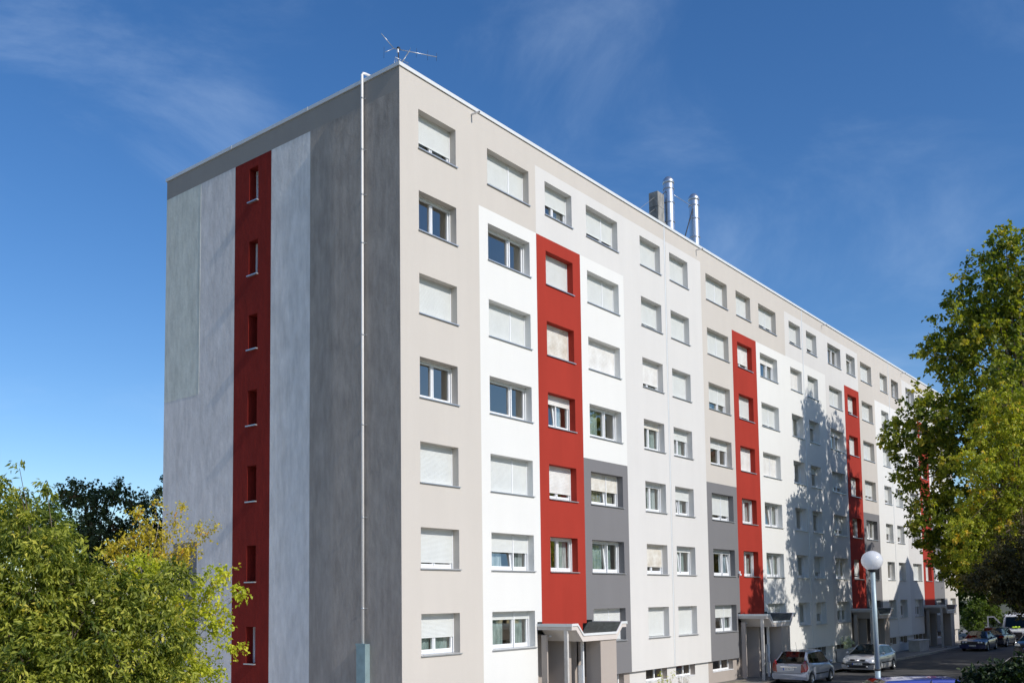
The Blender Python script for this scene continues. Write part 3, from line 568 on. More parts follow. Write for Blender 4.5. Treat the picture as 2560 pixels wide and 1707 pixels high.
# ------------------------------------------------------------------ vehicles
def txt(s, size, m, parent, loc, rot, ext=.002, name='plate_lettering'):
    c = bpy.data.curves.new(name, 'FONT'); c.body = s; c.size = size; c.align_x = 'CENTER'; c.align_y = 'CENTER'; c.extrude = ext; c.resolution_u = 2
    o = bpy.data.objects.new(name, c); COL.objects.link(o); dg = bpy.context.evaluated_depsgraph_get(); me = bpy.data.meshes.new_from_object(o.evaluated_get(dg)); bpy.data.objects.remove(o)
    me.materials.clear(); me.materials.append(m); me.name = name
    q = bpy.data.objects.new(name, me); COL.objects.link(q); q.parent = parent; q.location = loc; q.rotation_euler = rot; return q

def interp(x, pts):
    xs_ = [p[0] for p in pts]; ys_ = [p[1] for p in pts]; return float(np.interp(x, xs_, ys_))
def sm_interp(x, pts):
    # smoothed polyline
    return sum(interp(x + d, pts) for d in (-.09, -.045, 0, .045, .09)) / 5

def make_car(name, label, cat, loc, rz, P, sp, grp='cars parked beside the apartment block'):
    r = empty(name, loc, rz, label, cat, grp)
    L, Wd, H = sp['L'], sp['W'] / 2, sp['H']; hx = L / 2
    axf, axr, wr = sp['axf'], sp['axr'], sp['wr']
    belt = sp['belt']      # [(x, z)] upper edge of the lower body along the length, rear to front
    xs_ = sorted(set(list(np.linspace(-hx, hx, 61)) + [-hx + .02, -hx + .06, hx - .02, hx - .06] + [ax + s * (wr + .06) * math.cos(t) for ax in (axf, axr) for s in (-1, 1) for t in (0, .4, .8, 1.2)]))
    secs = []
    for x in xs_:
        e = (abs(x) / hx)
        w = Wd * (1 - .10 * max(0, (e - .6) / .4) ** 2.2 - .16 * max(0, (e - .94) / .06) ** 2)
        zt_ = sm_interp(x, belt) - .06 * max(0, (e - .97) / .03) ** 2
        zb = sp['gc'] + .10 * max(0, (e - .86) / .14) ** 1.5
        zarch = 0
        for ax in (axf, axr):
            R_ = wr + .065
            if abs(x - ax) < R_: zarch = max(zarch, wr + math.sqrt(R_ * R_ - (x - ax) ** 2) * .98 + .0)
        zl = max(zb, zarch)
        mid = zb + (zt_ - zb) * .52
        mid = max(mid, zl + .02)
        up = zt_ - .10
        pts = [(w * .90, zb - .02), (w * .985, zl) if zarch > zb else (w * .965, zl + .0), (w * 1.0, max(zl + .04, zb + .12)), (w * 1.0, max(mid, zl + .05)), (w * .985, max(up, zl + .06)), (w * .955, max(zt_ - .025, zl + .07)), (w * .90, max(zt_, zl + .08)), (w * .55, zt_ + .025), (0, zt_ + .035)]
        if zarch > zb: pts[0] = (w * .62, zl)
        secs.append([(x, y, z) for y, z in pts])
    n = len(secs[0]); mb = MB()
    for sgn in (-1, 1):
        vs = [(p[0], p[1] * sgn, p[2]) for s in secs for p in s]
        fs = []
        for i in range(len(secs) - 1):
            for j in range(n - 1):
                a, b, c, d = i * n + j, i * n + j + 1, (i + 1) * n + j + 1, (i + 1) * n + j
                fs.append((a, b, c, d) if sgn > 0 else (d, c, b, a))
        mb.add(vs, fs, 0, True)
    for s, rev in ((secs[0], 0), (secs[-1], 1)):
        ring = [(p[0], p[1], p[2]) for p in s] + [(p[0], -p[1], p[2]) for p in reversed(s[:-1])]
        mb.add(ring, [tuple(range(len(ring)))] if rev else [tuple(reversed(range(len(ring))))], 0, True)
    body = mb.build('body', P, r)
    u = MB(); u.box(-hx + .15, hx - .15, -Wd * .62, Wd * .62, .16, .42); u.build('underbody', BLK, r)
    # greenhouse
    xa, xb, xc, xd = sp['ws']; xm = sp['pillars']
    gx = sorted(set(list(np.linspace(xd, xc, 7)) + list(np.linspace(xc, xb, 14)) + list(np.linspace(xb, xa, 9)) + [q for p in xm for q in (p - .03, p + .03)]))
    def roof(x):
        if x > xb: t = (xa - x) / (xa - xb); return interp(xa, belt) + (H - .02 - interp(xa, belt)) * (t ** .92)
        if x < xc: t = (x - xd) / (xc - xd); return interp(xd, belt) + (H - sp.get('drop', .05) - interp(xd, belt)) * (t ** .85)
        t = (x - xc) / (xb - xc); return H - sp.get('drop', .05) * (1 - t) ** 2 - .02 * t ** 3 + .0
    G = []
    for x in gx:
        hb = sm_interp(x, belt) - .015; hr = max(roof(x), hb + .004); wb = Wd * .90; wr_ = Wd * sp.get('tw', .70)
        def wz(z): return wb + (wr_ - wb) * min(1, (z - hb) / (H - hb))
        pe = .07 if xc <= x <= xb else .05
        f_ = min(1, (hr - hb) / .25)
        G.append([(x, wz(hb), hb), (x, wz(hr) - .0, max(hb, hr - pe * f_)), (x, wz(hr) - .035 * f_, hr - .012 * f_), (x, wz(hr) - .12 * f_, hr + .012 * f_), (x, (wz(hr) - .12) * .5, hr + .028 * f_), (x, 0, hr + .034 * f_)])
    cab = MB(); wsc = MB(); rwn = MB(); sds = [MB(), MB()]; blk = {}
    for i in range(len(G) - 1):
        x0, x1 = gx[i], gx[i + 1]; xc_ = (x0 + x1) / 2
        for si, sgn in enumerate((1, -1)):
            for j in range(5):
                q = [G[i][j], G[i][j + 1], G[i + 1][j + 1], G[i + 1][j]]; q = [(a, b * sgn, c) for a, b, c in q]
                if sgn < 0: q = q[::-1]
                if j == 0:
                    if any(abs(xc_ - p) < .031 for p in xm): T_ = blk.setdefault((sgn, [p for p in xm if abs(xc_ - p) < .031][0]), MB())
                    elif xc_ < sp['cp'] or xc_ > xa - .10: T_ = cab
                    else: T_ = sds[si]
                elif j in (1, 2): T_ = cab
                else: T_ = wsc if xc_ > xb + .01 else rwn if (xc_ < xc - .01 and sp.get('rg', 1)) else cab
                T_.add(q, [(0, 1, 2, 3)], 0, True)
    cab.build('roof', P, r); wsc.build('windscreen', CGLASS, r)
    if rwn.v: rwn.build('rear_window', CGLASS, r)
    for s_ in sds: s_.build('side_window', CGLASS, r)
    for q_ in blk.values(): q_.build('pillar_trim', BLK, r)
    # dark interior with seats
    it_ = MB(); it_.box(xd + .35, xa - .5, -Wd * .72, Wd * .72, .45, interp(0, belt) - .05)
    for sx in (0.15, -.75): 
        for sy in (-.38, .38): it_.box(sx - .12, sx + .05, sy - .22, sy + .22, .6, H - .42)
    it_.build('interior', BLK, r)
    # wheels
    for ax in (axf, axr):
        for sgn in (1, -1):
            y0 = sgn * (Wd - .10)
            h_ = MB(); h_.lathe([(.001, sgn * .075), (.05, sgn * .075), (.06, sgn * .06), (.06, -sgn * .05)], (0, 0, 0), 16, 'Y'); wo = h_.build('wheel', ALLOY, r, (ax, y0, wr))
            t_ = MB(); k = [(wr * .66, -.10), (wr * .90, -.10), (wr * .985, -.07), (wr, 0), (wr * .985, .07), (wr * .90, .10), (wr * .68, .095), (wr * .66, .07)]; t_.lathe(k, (0, 0, 0), 32, 'Y'); t_.build('tyre', RUB, wo)
            ri = MB(); ri.lathe([(wr * .66, .0), (wr * .67, sgn * .08), (wr * .60, sgn * .075), (wr * .58, sgn * .02), (.03, sgn * .0)], (0, 0, 0), 32, 'Y')
            for s_ in range(sp.get('sp', 6)):
                a = 2 * math.pi * s_ / sp.get('sp', 6); u_ = Vector((math.cos(a), 0, math.sin(a))); v_ = Vector((-math.sin(a), 0, math.cos(a))); o_1 = Vector((0, sgn * .07, 0)); o_0 = Vector((0, sgn * .03, 0))
                ps = [u_ * .04 + v_ * .03, u_ * wr * .63 + v_ * .03, u_ * wr * .63 - v_ * .03, u_ * .04 - v_ * .03]
                ri.add([p + o_1 for p in ps] + [p + o_0 for p in ps], [(0, 1, 2, 3), (0, 4, 5, 1), (2, 6, 7, 3)], 0)
            ri.build('rim', ALLOY, wo)
    # arch liners
    al = MB()
    for ax in (axf, axr):
        al.lathe([(wr + .06, -Wd * .93), (wr + .06, -Wd * .5), (.05, -Wd * .5)], (ax, 0, wr + .01), 24, 'Y'); al.lathe([(wr + .06, Wd * .93), (wr + .06, Wd * .5), (.05, Wd * .5)], (ax, 0, wr + .01), 24, 'Y')
    # mirrors, handles
    for sgn in (1, -1):
        m_ = MB(); zb_ = interp(xa - .35, belt) + .03; m_.lathe([(.001, -.06), (.06, -.05), (.085, 0), (.07, .05), (.001, .065)], (xa - .38, sgn * (Wd + .08), zb_ + .05), 12, 'X'); m_.box(xa - .42, xa - .36, min(sgn * (Wd * .88), sgn * (Wd + .05)), max(sgn * (Wd * .88), sgn * (Wd + .05)), zb_ + .0, zb_ + .03, 0); m_.build('wing_mirror', P, r)
        for hx_ in sp['handles']:
            q = MB(); q.box(hx_ - .09, hx_ + .09, min(sgn * Wd * .98, sgn * (Wd + .02)), max(sgn * Wd * .98, sgn * (Wd + .02)), interp(hx_, belt) - .16, interp(hx_, belt) - .13); q.build('door_handle', P, r)
        q = MB(); 
        q.box(axr + wr + .1, axf - wr - .1, min(sgn * Wd * .985, sgn * (Wd + .012)), max(sgn * Wd * .985, sgn * (Wd + .012)), .48, .54); q.build('rub_strip', BLK, r)
    return r, dict(hx=hx, Wd=Wd)

def surf(mb, pts, x, inset=0, m=0, thick=.03, smooth=False):
    """plate polygon in the y-z plane standing at x with thickness towards the car's middle"""
    s = 1 if x > 0 else -1; x += s * .05; thick += .06
    poly = pts; n = len(poly); vs = [(x - s * bulge, y, z) for (y, z, bulge) in poly] + [(x - s * (bulge + thick + inset), y, z) for (y, z, bulge) in poly]
    mb.add(vs, [tuple(range(n)), tuple(reversed(range(n, 2 * n)))] + [(i, i + n, (i + 1) % n + n, (i + 1) % n) for i in range(n)], m, smooth); return mb
def plate(r, x, z, s, text=None, w=.52, yaw=0):
    sg = 1 if x > 0 else -1; x += sg * .065; q = MB(); q.box(min(x, x + sg * .012), max(x, x + sg * .012), -w / 2, w / 2, z - .055, z + .055); p = q.build('number_plate', PLATE, r)
    b = MB(); e = x + sg * .0125; b.box(min(e, e + sg * .003), max(e, e + sg * .003), -w / 2, -w / 2 + .05, z - .055, z + .055) if sg > 0 else b.box(e - .003, e, w / 2 - .05, w / 2, z - .055, z + .055)
    b.build('plate_band', PBLUE, p)
    if text: txt(text, .092, INK, p, (x + sg * .0165, sg * .025, z), (R(90), 0, R(90 if sg > 0 else -90)))
    return p

# silver-blue compact seen from behind
c1, d1 = make_car('parked_car', 'silver blue compact hatchback seen from behind with large red tail lamps', 'car', (24.85, -2.8, -.795), 0, P_SILV,
    dict(L=3.84, W=1.76, H=1.59, axf=1.14, axr=-1.30, wr=.30, gc=.22, belt=[(-1.92, .98), (-1.5, 1.04), (-.6, 1.00), (.6, .95), (1.05, .93), (1.5, .82), (1.80, .70), (1.92, .58)], ws=(1.28, .45, -1.25, -1.86), pillars=[.0, -.85], cp=-1.50, handles=[-.15, -1.0], tw=.74, drop=.06, sp=7))
for sgn in (1, -1):
    q = MB(); surf(q, [(sgn * .56, .62, .0), (sgn * .80, .66, .06), (sgn * .855, .82, .10), (sgn * .80, 1.05, .10), (sgn * .74, 1.18, .15), (sgn * .66, 1.02, .0), (sgn * .60, .98, -.01)], -1.955, thick=.10); q.build('tail_lamp', LRED, c1)
q = MB(); surf(q, [(-.80, .28, .06), (.80, .28, .06), (.84, .42, .03), (.84, .54, .04), (.80, .58, .08), (-.80, .58, .08), (-.84, .54, .04), (-.84, .42, .03)], -1.96, thick=.2); q.build('rear_bumper', P_SILV, c1)
q = MB(); surf(q, [(-.60, .96, .0), (.60, .96, .0), (.57, .60, .0), (-.57, .60, .0)], -1.965, thick=.05); q.build('tailgate', P_SILV, c1)
q = MB(); q.box(-2.05, -2.0, -.40, .40, .855, .885); q.build('chrome_strip', CHROME, c1)
q = MB(); q.lathe([(.05, -.005), (.062, 0), (.05, .005), (.045, 0), (.05, -.005)], (-2.03, 0, .93), 20, 'X')
for k in range(3): a = math.pi / 2 + k * 2 * math.pi / 3; q.tube([(-2.03, 0, .93), (-2.03, .05 * math.cos(a), .93 + .05 * math.sin(a))], .006, 4)
q.build('badge', CHROME, c1)
plate(c1, -1.975, .765, -1, 'AD 794 LC')
q = MB(); q.tube([(-1.93, .25, 1.02), (-1.9, -.15, 1.035)], .012, 5); q.build('wiper', BLK, c1)
q = MB(); q.tube([(-.95, -.0, 1.58), (-1.05, -.0, 2.0)], .006, 4); q.lathe([(.03, 0), (.02, .03), (.001, .04)], (-.95, 0, 1.565), 8); q.build('aerial', BLK, c1)

# pale silver hatchback facing the camera
c2, d2 = make_car('parked_car', 'pale silver hatchback facing the viewer behind the lamp post', 'car', (33.6, -3.15, -.795), R(180), P_SIL2,
    dict(L=4.21, W=1.78, H=1.46, axf=1.22, axr=-1.40, wr=.31, gc=.20, belt=[(-2.1, .92), (-1.6, .98), (-.8, .95), (.9, .93), (1.20, .92), (1.6, .86), (1.9, .78), (2.04, .71), (2.105, .63)], ws=(1.15, .25, -1.45, -2.02), pillars=[-.12, -1.1], cp=-1.55, handles=[-.3, -1.2], tw=.70, drop=.08, sp=5))
q = MB(); surf(q, [(-.80, .20, .12), (.80, .20, .12), (.86, .30, .07), (.87, .45, .06), (-.87, .45, .06), (-.86, .30, .07)], 2.13, thick=.25); q.build('front_bumper', P_SIL2, c2)
q = MB(); surf(q, [(-.885, .45, .16), (-.7, .45, .04), (.7, .45, .04), (.885, .45, .16), (.885, .555, .16), (.7, .555, .04), (-.7, .555, .04), (-.885, .555, .16)], 2.14, thick=.2); q.build('bumper_strip', BLK, c2)
q = MB(); surf(q, [(-.52, .27, .0), (.52, .27, .0), (.60, .43, .0), (-.60, .43, .0)], 2.085, thick=.1); q.build('lower_grille', BLK, c2)
for sgn in (1, -1):
    q = MB(); surf(q, [(sgn * .42, .66, .04), (sgn * .84, .63, .22), (sgn * .82, .79, .32), (sgn * .46, .77, .16)], 2.13, thick=.10); q.build('headlamp', LCLR, c2)
    q = MB(); surf(q, [(sgn * .13, .655, .0), (sgn * .40, .655, .03), (sgn * .40, .735, .06), (sgn * .17, .735, .04)], 2.12, thick=.05); q.build('grille', BLK, c2)
    q = MB(); q.lathe([(.001, .02), (.045, .015), (.05, 0)], (2.14, sgn * .5, .35), 12, 'X'); q.build('fog_lamp', LCLR, c2)
q = MB(); surf(q, [(-.84, .555, .14), (-.6, .555, .03), (.6, .555, .03), (.84, .555, .14), (.80, .65, .22), (.12, .65, .02), (.05, .77, .09), (-.05, .77, .09), (-.12, .65, .02), (-.80, .65, .22)], 2.12, thick=.16); q.build('nose_panel', P_SIL2, c2)
q = MB(); pts = [(2.165, 0, .76), (2.165, .04, .695), (2.165, 0, .63), (2.165, -.04, .695), (2.165, 0, .76)]; q.tube(pts, .011, 6); q.build('badge', CHROME, c2)
plate(c2, 2.10, .49, 1, 'CV 383 AF')

# dark blue saloon facing the camera further along the kerb
c3, d3 = make_car('parked_car', 'dark blue saloon facing the viewer at the kerb beyond the last entrance', 'car', (56.7, -3.85, -.795), R(180), P_BLUE,
    dict(L=4.45, W=1.76, H=1.40, axf=1.35, axr=-1.38, wr=.32, gc=.18, belt=[(-2.2, .90), (-1.5, .95), (-.8, .92), (.8, .88), (1.2, .86), (1.9, .74), (2.15, .66), (2.22, .56)], ws=(1.0, .25, -1.0, -1.65), pillars=[-.3], cp=-1.2, handles=[-.4, -1.2], tw=.68, drop=.05, sp=5))
for sgn in (1, -1):
    for k in (0, 1):
        q = MB(); q.lathe([(.001, .03), (.075, .02), (.09, 0), (.09, -.06)], (2.24, sgn * (.42 + .2 * k), .62), 14, 'X'); q.build('headlamp', LCLR, c3)
    q = MB(); surf(q, [(sgn * .02, .53, 0), (sgn * .17, .53, 0), (sgn * .15, .68, .02), (sgn * .04, .68, .02)], 2.265, thick=.05); q.build('grille', BLK, c3)
q = MB(); surf(q, [(-.86, .22, .05), (.86, .22, .05), (.88, .48, .08), (-.88, .48, .08)], 2.32, thick=.25); q.build('front_bumper', P_BLUE, c3)
q = MB(); surf(q, [(-.78, .52, .02), (.78, .52, .02), (.78, .71, .06), (-.78, .71, .06)], 2.25, thick=.05); q.build('grille_surround', BLK, c3)
plate(c3, 2.29, .42, 1, 'BN 417 KD')

# dark estate behind it, seen from the rear
c4, d4 = make_car('parked_car', 'blackish estate seen from behind just beyond the dark blue saloon', 'car', (63.0, -3.95, -.795), R(-2), P_NAVY,
    dict(L=4.55, W=1.78, H=1.52, axf=1.35, axr=-1.30, wr=.33, gc=.20, belt=[(-2.27, .98), (-1.5, 1.02), (-.8, .98), (.9, .93), (1.30, .90), (1.9, .76), (2.2, .66), (2.27, .56)], ws=(1.25, .35, -1.9, -2.24), pillars=[-.15, -1.1], cp=-2.15, handles=[-.3, -1.2], tw=.70, drop=.06))
for sgn in (1, -1):
    q = MB(); surf(q, [(sgn * .52, .72, .0), (sgn * .86, .74, .10), (sgn * .85, .90, .14), (sgn * .55, .90, .02)], -2.30, thick=.10); q.build('tail_lamp', LRED, c4)
q = MB(); surf(q, [(-.86, .26, .06), (.86, .26, .06), (.88, .56, .10), (-.88, .56, .10)], -2.36, thick=.2); q.build('rear_bumper', P_NAVY, c4)
plate(c4, -2.30, .66, -1, None)

# charcoal car at the right edge facing the camera
c5, d5 = make_car('parked_car', 'charcoal car cut by the right edge with its sunlit headlamp towards the viewer', 'car', (53.6, -8.1, -.795), R(176), P_BLAK,
    dict(L=4.2, W=1.76, H=1.50, axf=1.25, axr=-1.35, wr=.32, gc=.20, belt=[(-2.1, .95), (-1.5, 1.0), (-.8, .97), (.9, .92), (1.30, .90), (1.8, .78), (2.0, .70), (2.1, .58)], ws=(1.25, .35, -1.5, -2.0), pillars=[-.15, -1.1], cp=-1.55, handles=[-.3, -1.2]))
for sgn in (1, -1):
    q = MB(); surf(q, [(sgn * .45, .58, .03), (sgn * .86, .60, .20), (sgn * .84, .80, .28), (sgn * .52, .76, .12)], 2.15, thick=.10); q.build('headlamp', LCLR, c5)
q = MB(); surf(q, [(-.84, .22, .08), (.84, .22, .08), (.88, .50, .12), (-.88, .50, .12)], 2.20, thick=.25); q.build('front_bumper', P_BLAK, c5)
q = MB(); surf(q, [(-.42, .56, .0), (.42, .56, .0), (.46, .70, .04), (-.46, .70, .04)], 2.14, thick=.05); q.build('grille', BLK, c5)
plate(c5, 2.205, .44, 1, None)

# white car mostly hidden behind the hedge, and the blue car in front
c6, d6 = make_car('parked_car', 'white car of which only the roof shows above the dark hedge', 'car', (26.3, -13.1, -.79), R(-40), P_PALE,
    dict(L=4.2, W=1.76, H=1.47, axf=1.25, axr=-1.35, wr=.32, gc=.20, belt=[(-2.1, .92), (-1.5, .96), (-.8, .94), (.9, .90), (1.30, .88), (1.8, .76), (2.0, .68), (2.1, .58)], ws=(1.25, .35, -1.4, -2.0), pillars=[-.15, -1.1], cp=-1.5, handles=[-.3, -1.2], tw=.72))
CARB = (6.2, -13.45)
c7, d7 = make_car('parked_car', 'royal blue car in the foreground with only its roof above the lower picture edge', 'car', (CARB[0], CARB[1], -.24), R(-52), P_RBLU,
    dict(L=4.3, W=1.76, H=1.46, axf=1.25, axr=-1.35, wr=.32, gc=.20, belt=[(-2.15, .92), (-1.5, .96), (-.8, .94), (.9, .90), (1.30, .88), (1.8, .76), (2.05, .68), (2.15, .58)], ws=(1.35, .45, -1.4, -2.05), pillars=[-.15, -1.1], cp=-1.5, handles=[-.3, -1.2], tw=.74))

# white van with open door
vn = empty('delivery_van', (68.9, -4.35, -.79), R(180 + 4), 'white high van with its front door open at the far end of the road', 'van')
vb = MB()
prof = [(-2.9, .35), (2.35, .35), (2.75, .45), (2.82, .75), (2.75, 1.08), (2.05, 1.28), (1.45, 2.28), (1.1, 2.42), (-2.85, 2.48), (-2.95, 2.3)]
n_ = len(prof)
for (y0, y1, ins) in ((-.99, .99, 0),):
    vs = []
    for y, k in ((-.86, .06), (-.97, 0), (.97, 0), (.86, .06)):
        tp = [(x, y * (1 if z < 1.3 else 1 - .07 * (z - 1.3)), z - (k if z > 2.2 else 0) * 0) for x, z in prof]
        vs += [(x - (.04 if abs(y) > .9 and x > 2.5 else 0), yy, z) for x, yy, z in tp]
    fs = [(r0 * n_ + i, r0 * n_ + (i + 1) % n_, (r0 + 1) * n_ + (i + 1) % n_, (r0 + 1) * n_ + i) for r0 in range(3) for i in range(n_)]
    fs += [tuple(reversed(range(n_))), tuple(range(3 * n_, 4 * n_))]
    vb.add([(x, -y, z) for x, y, z in vs], fs)
vbo = vb.build('body', P_WHIT, vn)
g = MB(); g.add([(2.07, -.84, 1.30), (2.07, .84, 1.30), (1.50, .76, 2.20), (1.50, -.76, 2.20)], [(0, 1, 2, 3)]); [g.v.__setitem__(i, (g.v[i][0] + .03, g.v[i][1], g.v[i][2] + .02)) for i in range(4)]; g.build('windscreen', CGLASS, vn)
g = MB(); g.add([(2.08, -.80, 1.33), (2.08, .80, 1.33), (1.53, .73, 2.19), (1.53, -.73, 2.19)], [(0, 1, 2, 3)]); g.build('windscreen_surround', BLK, vn)
q = MB(); surf(q, [(-.55, .62, 0), (.55, .62, 0), (.50, .98, .03), (-.50, .98, .03)], 2.86, thick=.06); q.build('grille', BLK, vn)
q = MB(); q.lathe([(.10, -.01), (.12, 0), (.10, .01), (.095, 0), (.10, -.01)], (2.875, 0, .82), 24, 'X')
for k in range(3): a = math.pi / 2 + k * 2 * math.pi / 3; q.tube([(2.875, 0, .82), (2.875, .10 * math.cos(a), .82 + .10 * math.sin(a))], .012, 4)
q.build('badge', CHROME, vn)
q = MB(); surf(q, [(-.95, .30, .05), (.95, .30, .05), (.96, .56, .08), (-.96, .56, .08)], 2.95, thick=.25); q.build('front_bumper', BLK, vn)
for sgn in (1, -1):
    q = MB(); surf(q, [(sgn * .60, .66, 0), (sgn * .95, .66, .08), (sgn * .93, 1.0, .16), (sgn * .66, .96, .04)], 2.87, thick=.06); q.build('headlamp', LCLR, vn)
    q = MB(); q.box(1.95, 2.1, min(sgn * .98, sgn * 1.2), max(sgn * .98, sgn * 1.2), 1.35, 1.70); q.build('wing_mirror', BLK, vn)
    for ax in (1.85, -1.8):
        h_ = MB(); h_.lathe([(.001, sgn * .06), (.1, sgn * .06), (.2, 0)], (0, 0, 0), 16, 'Y'); wo = h_.build('wheel', ALLOY, vn, (ax, sgn * .90, .34)); t_ = MB(); t_.lathe([(.2, -.1), (.32, -.1), (.34, 0), (.32, .1), (.2, .1)], (0, 0, 0), 24, 'Y'); t_.build('tyre', RUB, wo)
txt('OFITRO', .17, LOGO, vn, (2.47, 0, 1.205), (R(16), 0, R(90)), .003, 'bonnet_lettering')
q = MB(); q.box(2.5, 2.52, .3, .75, 1.235, 1.25); q.box(2.2, 2.25, -.75, -.35, 1.275, 1.285); q.box(2.2, 2.25, .35, .75, 1.275, 1.285); q.build('bonnet_vent', BLK, vn)
# open door hinged on the side nearer the building (local -y after the half turn lies towards +Y)
dr = empty('door', (0, 0, 0)); bpy.data.objects.remove(dr)
dm = MB(); hx0, hy0 = 1.95, -1.0
outl = [(0, .55), (1.15, .55), (1.15, 2.25), (.62, 2.27), (.05, 1.55), (0, 1.3)]; inn = [(.16, 1.38), (1.05, 1.38), (1.05, 2.14), (.66, 2.15), (.16, 1.58)]
def dpt(a, z, t=0): return (hx0 - a * .12 + t, hy0 - a * .99, z)
o3 = [dpt(a, z) for a, z in [(0, .55), (1.15, .55), (1.15, 1.38), (1.05, 1.38), (.16, 1.38), (0, 1.38)]]
def slab(mb, P2):
    vs = [dpt(a, z, 0) for a, z in P2] + [dpt(a, z, -.07) for a, z in P2]; n = len(P2)
    mb.add(vs, [tuple(range(n)), tuple(reversed(range(n, 2 * n)))] + [(i, i + n, (i + 1) % n + n, (i + 1) % n) for i in range(n)])
slab(dm, [(0, .55), (1.15, .55), (1.15, 1.38), (0, 1.38)]); slab(dm, [(1.05, 1.381), (1.15, 1.381), (1.15, 2.25), (1.05, 2.14)]); slab(dm, [(1.049, 2.14), (1.149, 2.26), (.62, 2.27), (.66, 2.16)]); slab(dm, [(.659, 2.15), (.61, 2.26), (0, 1.55), (.13, 1.55)]); slab(dm, [(0, 1.381), (.13, 1.381), (.13, 1.549), (0, 1.549)])
do_ = dm.build('open_door', P_WHIT, vn); g = MB(); g.add([dpt(a, z, -.03) for a, z in inn], [tuple(range(5))]); g.build('door_glass', CGLASS, do_)
hv = MB(); 
for i in range(9): a = i * .7; hv.lathe([(.001, 0), (.10, .02), (.07, .09), (.001, .12)], (66.72 + .05 * math.sin(a), -4.75 + i * .055, .52 + .03 * math.cos(2 * a)), 7)
tag(hv.build('safety_vest', mat('hi_vis_yellow', (.60, .85, .05), .7, var=.1)), 'crumpled yellow safety vest lying on the dashboard of the white van', 'vest')
dsh = MB(); dsh.box(1.55, 2.02, -.85, .85, 1.05, 1.24); dsh.build('dashboard', BLK, vn)

# ------------------------------------------------------------------ trees
def leaves(name, C, n, size, asp, m, parent, loc, seed, droop=0.3, twig=26, tr=0.30, shell=0.55, upbias=0.0):
    """leaf-sized folded blades gathered on short twigs spread through the lobes C = [(x,y,z,r)]"""
    g = np.random.default_rng(seed); C = np.array(C, float); wts = C[:, 3] ** 1.9; wts /= wts.sum()
    nt_ = max(8, n // twig); k = g.choice(len(C), nt_, p=wts)
    d = g.normal(size=(nt_, 3)); d /= np.linalg.norm(d, axis=1)[:, None]
    rad = C[k, 3] * (shell + (1.12 - shell) * g.random(nt_) ** .8) * (0.86 + .22 * np.sin(d[:, 0] * 5 + k) * np.cos(d[:, 2] * 6 + d[:, 1] * 4))
    T = C[k, :3] + d * rad[:, None] * np.array([1, 1, .92])
    dirn = d * .8 + g.normal(size=(nt_, 3)) * .45; dirn[:, 2] += .1 - droop * .8 + upbias; dirn /= np.linalg.norm(dirn, axis=1)[:, None]
    L_ = tr * (.6 + .8 * g.random(nt_))
    ti = np.repeat(np.arange(nt_), twig); N_ = len(ti); s = g.random(N_)
    P = T[ti] + dirn[ti] * (L_[ti] * (s - .3))[:, None] + g.normal(size=(N_, 3)) * (tr * .15)
    ax = dirn[ti] * .6 + g.normal(size=(N_, 3)) * .75; ax[:, 2] -= droop; ax /= np.linalg.norm(ax, axis=1)[:, None]
    nr = g.normal(size=(N_, 3)) * .6 + np.array([0, -.25, .8]) * (1 - droop * .4); sd_ = np.cross(ax, nr); sd_ /= (np.linalg.norm(sd_, axis=1)[:, None] + 1e-9); nr = np.cross(sd_, ax)
    l = size * (.5 + .9 * g.random(N_)); w = l * asp
    a = P; tip = P + ax * l[:, None] - nr * (l * .14)[:, None]; mid = P + ax * (l * .45)[:, None]
    lf = mid + sd_ * (w / 2)[:, None] + nr * (w * .22)[:, None]; rt = mid - sd_ * (w / 2)[:, None] + nr * (w * .22)[:, None]
    V = np.stack([a, rt, tip, lf], 1).reshape(-1, 3) - np.array(loc)
    me = bpy.data.meshes.new(name); me.vertices.add(N_ * 4); me.vertices.foreach_set('co', V.astype(np.float32).ravel())
    me.loops.add(N_ * 6); me.polygons.add(N_ * 2)
    b = np.arange(N_) * 4; tri = np.stack([b, b + 1, b + 2, b, b + 2, b + 3], 1).ravel(); me.loops.foreach_set('vertex_index', tri.astype(np.int32))
    me.polygons.foreach_set('loop_start', (np.arange(N_ * 2) * 3).astype(np.int32)); me.polygons.foreach_set('loop_total', np.full(N_ * 2, 3, np.int32))
    hue = np.clip(.35 + .22 * g.normal(size=N_) + (.28 * g.normal(size=nt_))[ti], 0, 1)
    at = me.attributes.new('hue', 'FLOAT', 'FACE'); at.data.foreach_set('value', np.repeat(hue, 2).astype(np.float32))
    me.materials.append(m); me.update(); me.validate()
    o = bpy.data.objects.new(name, me); COL.objects.link(o); o.parent = parent; return T

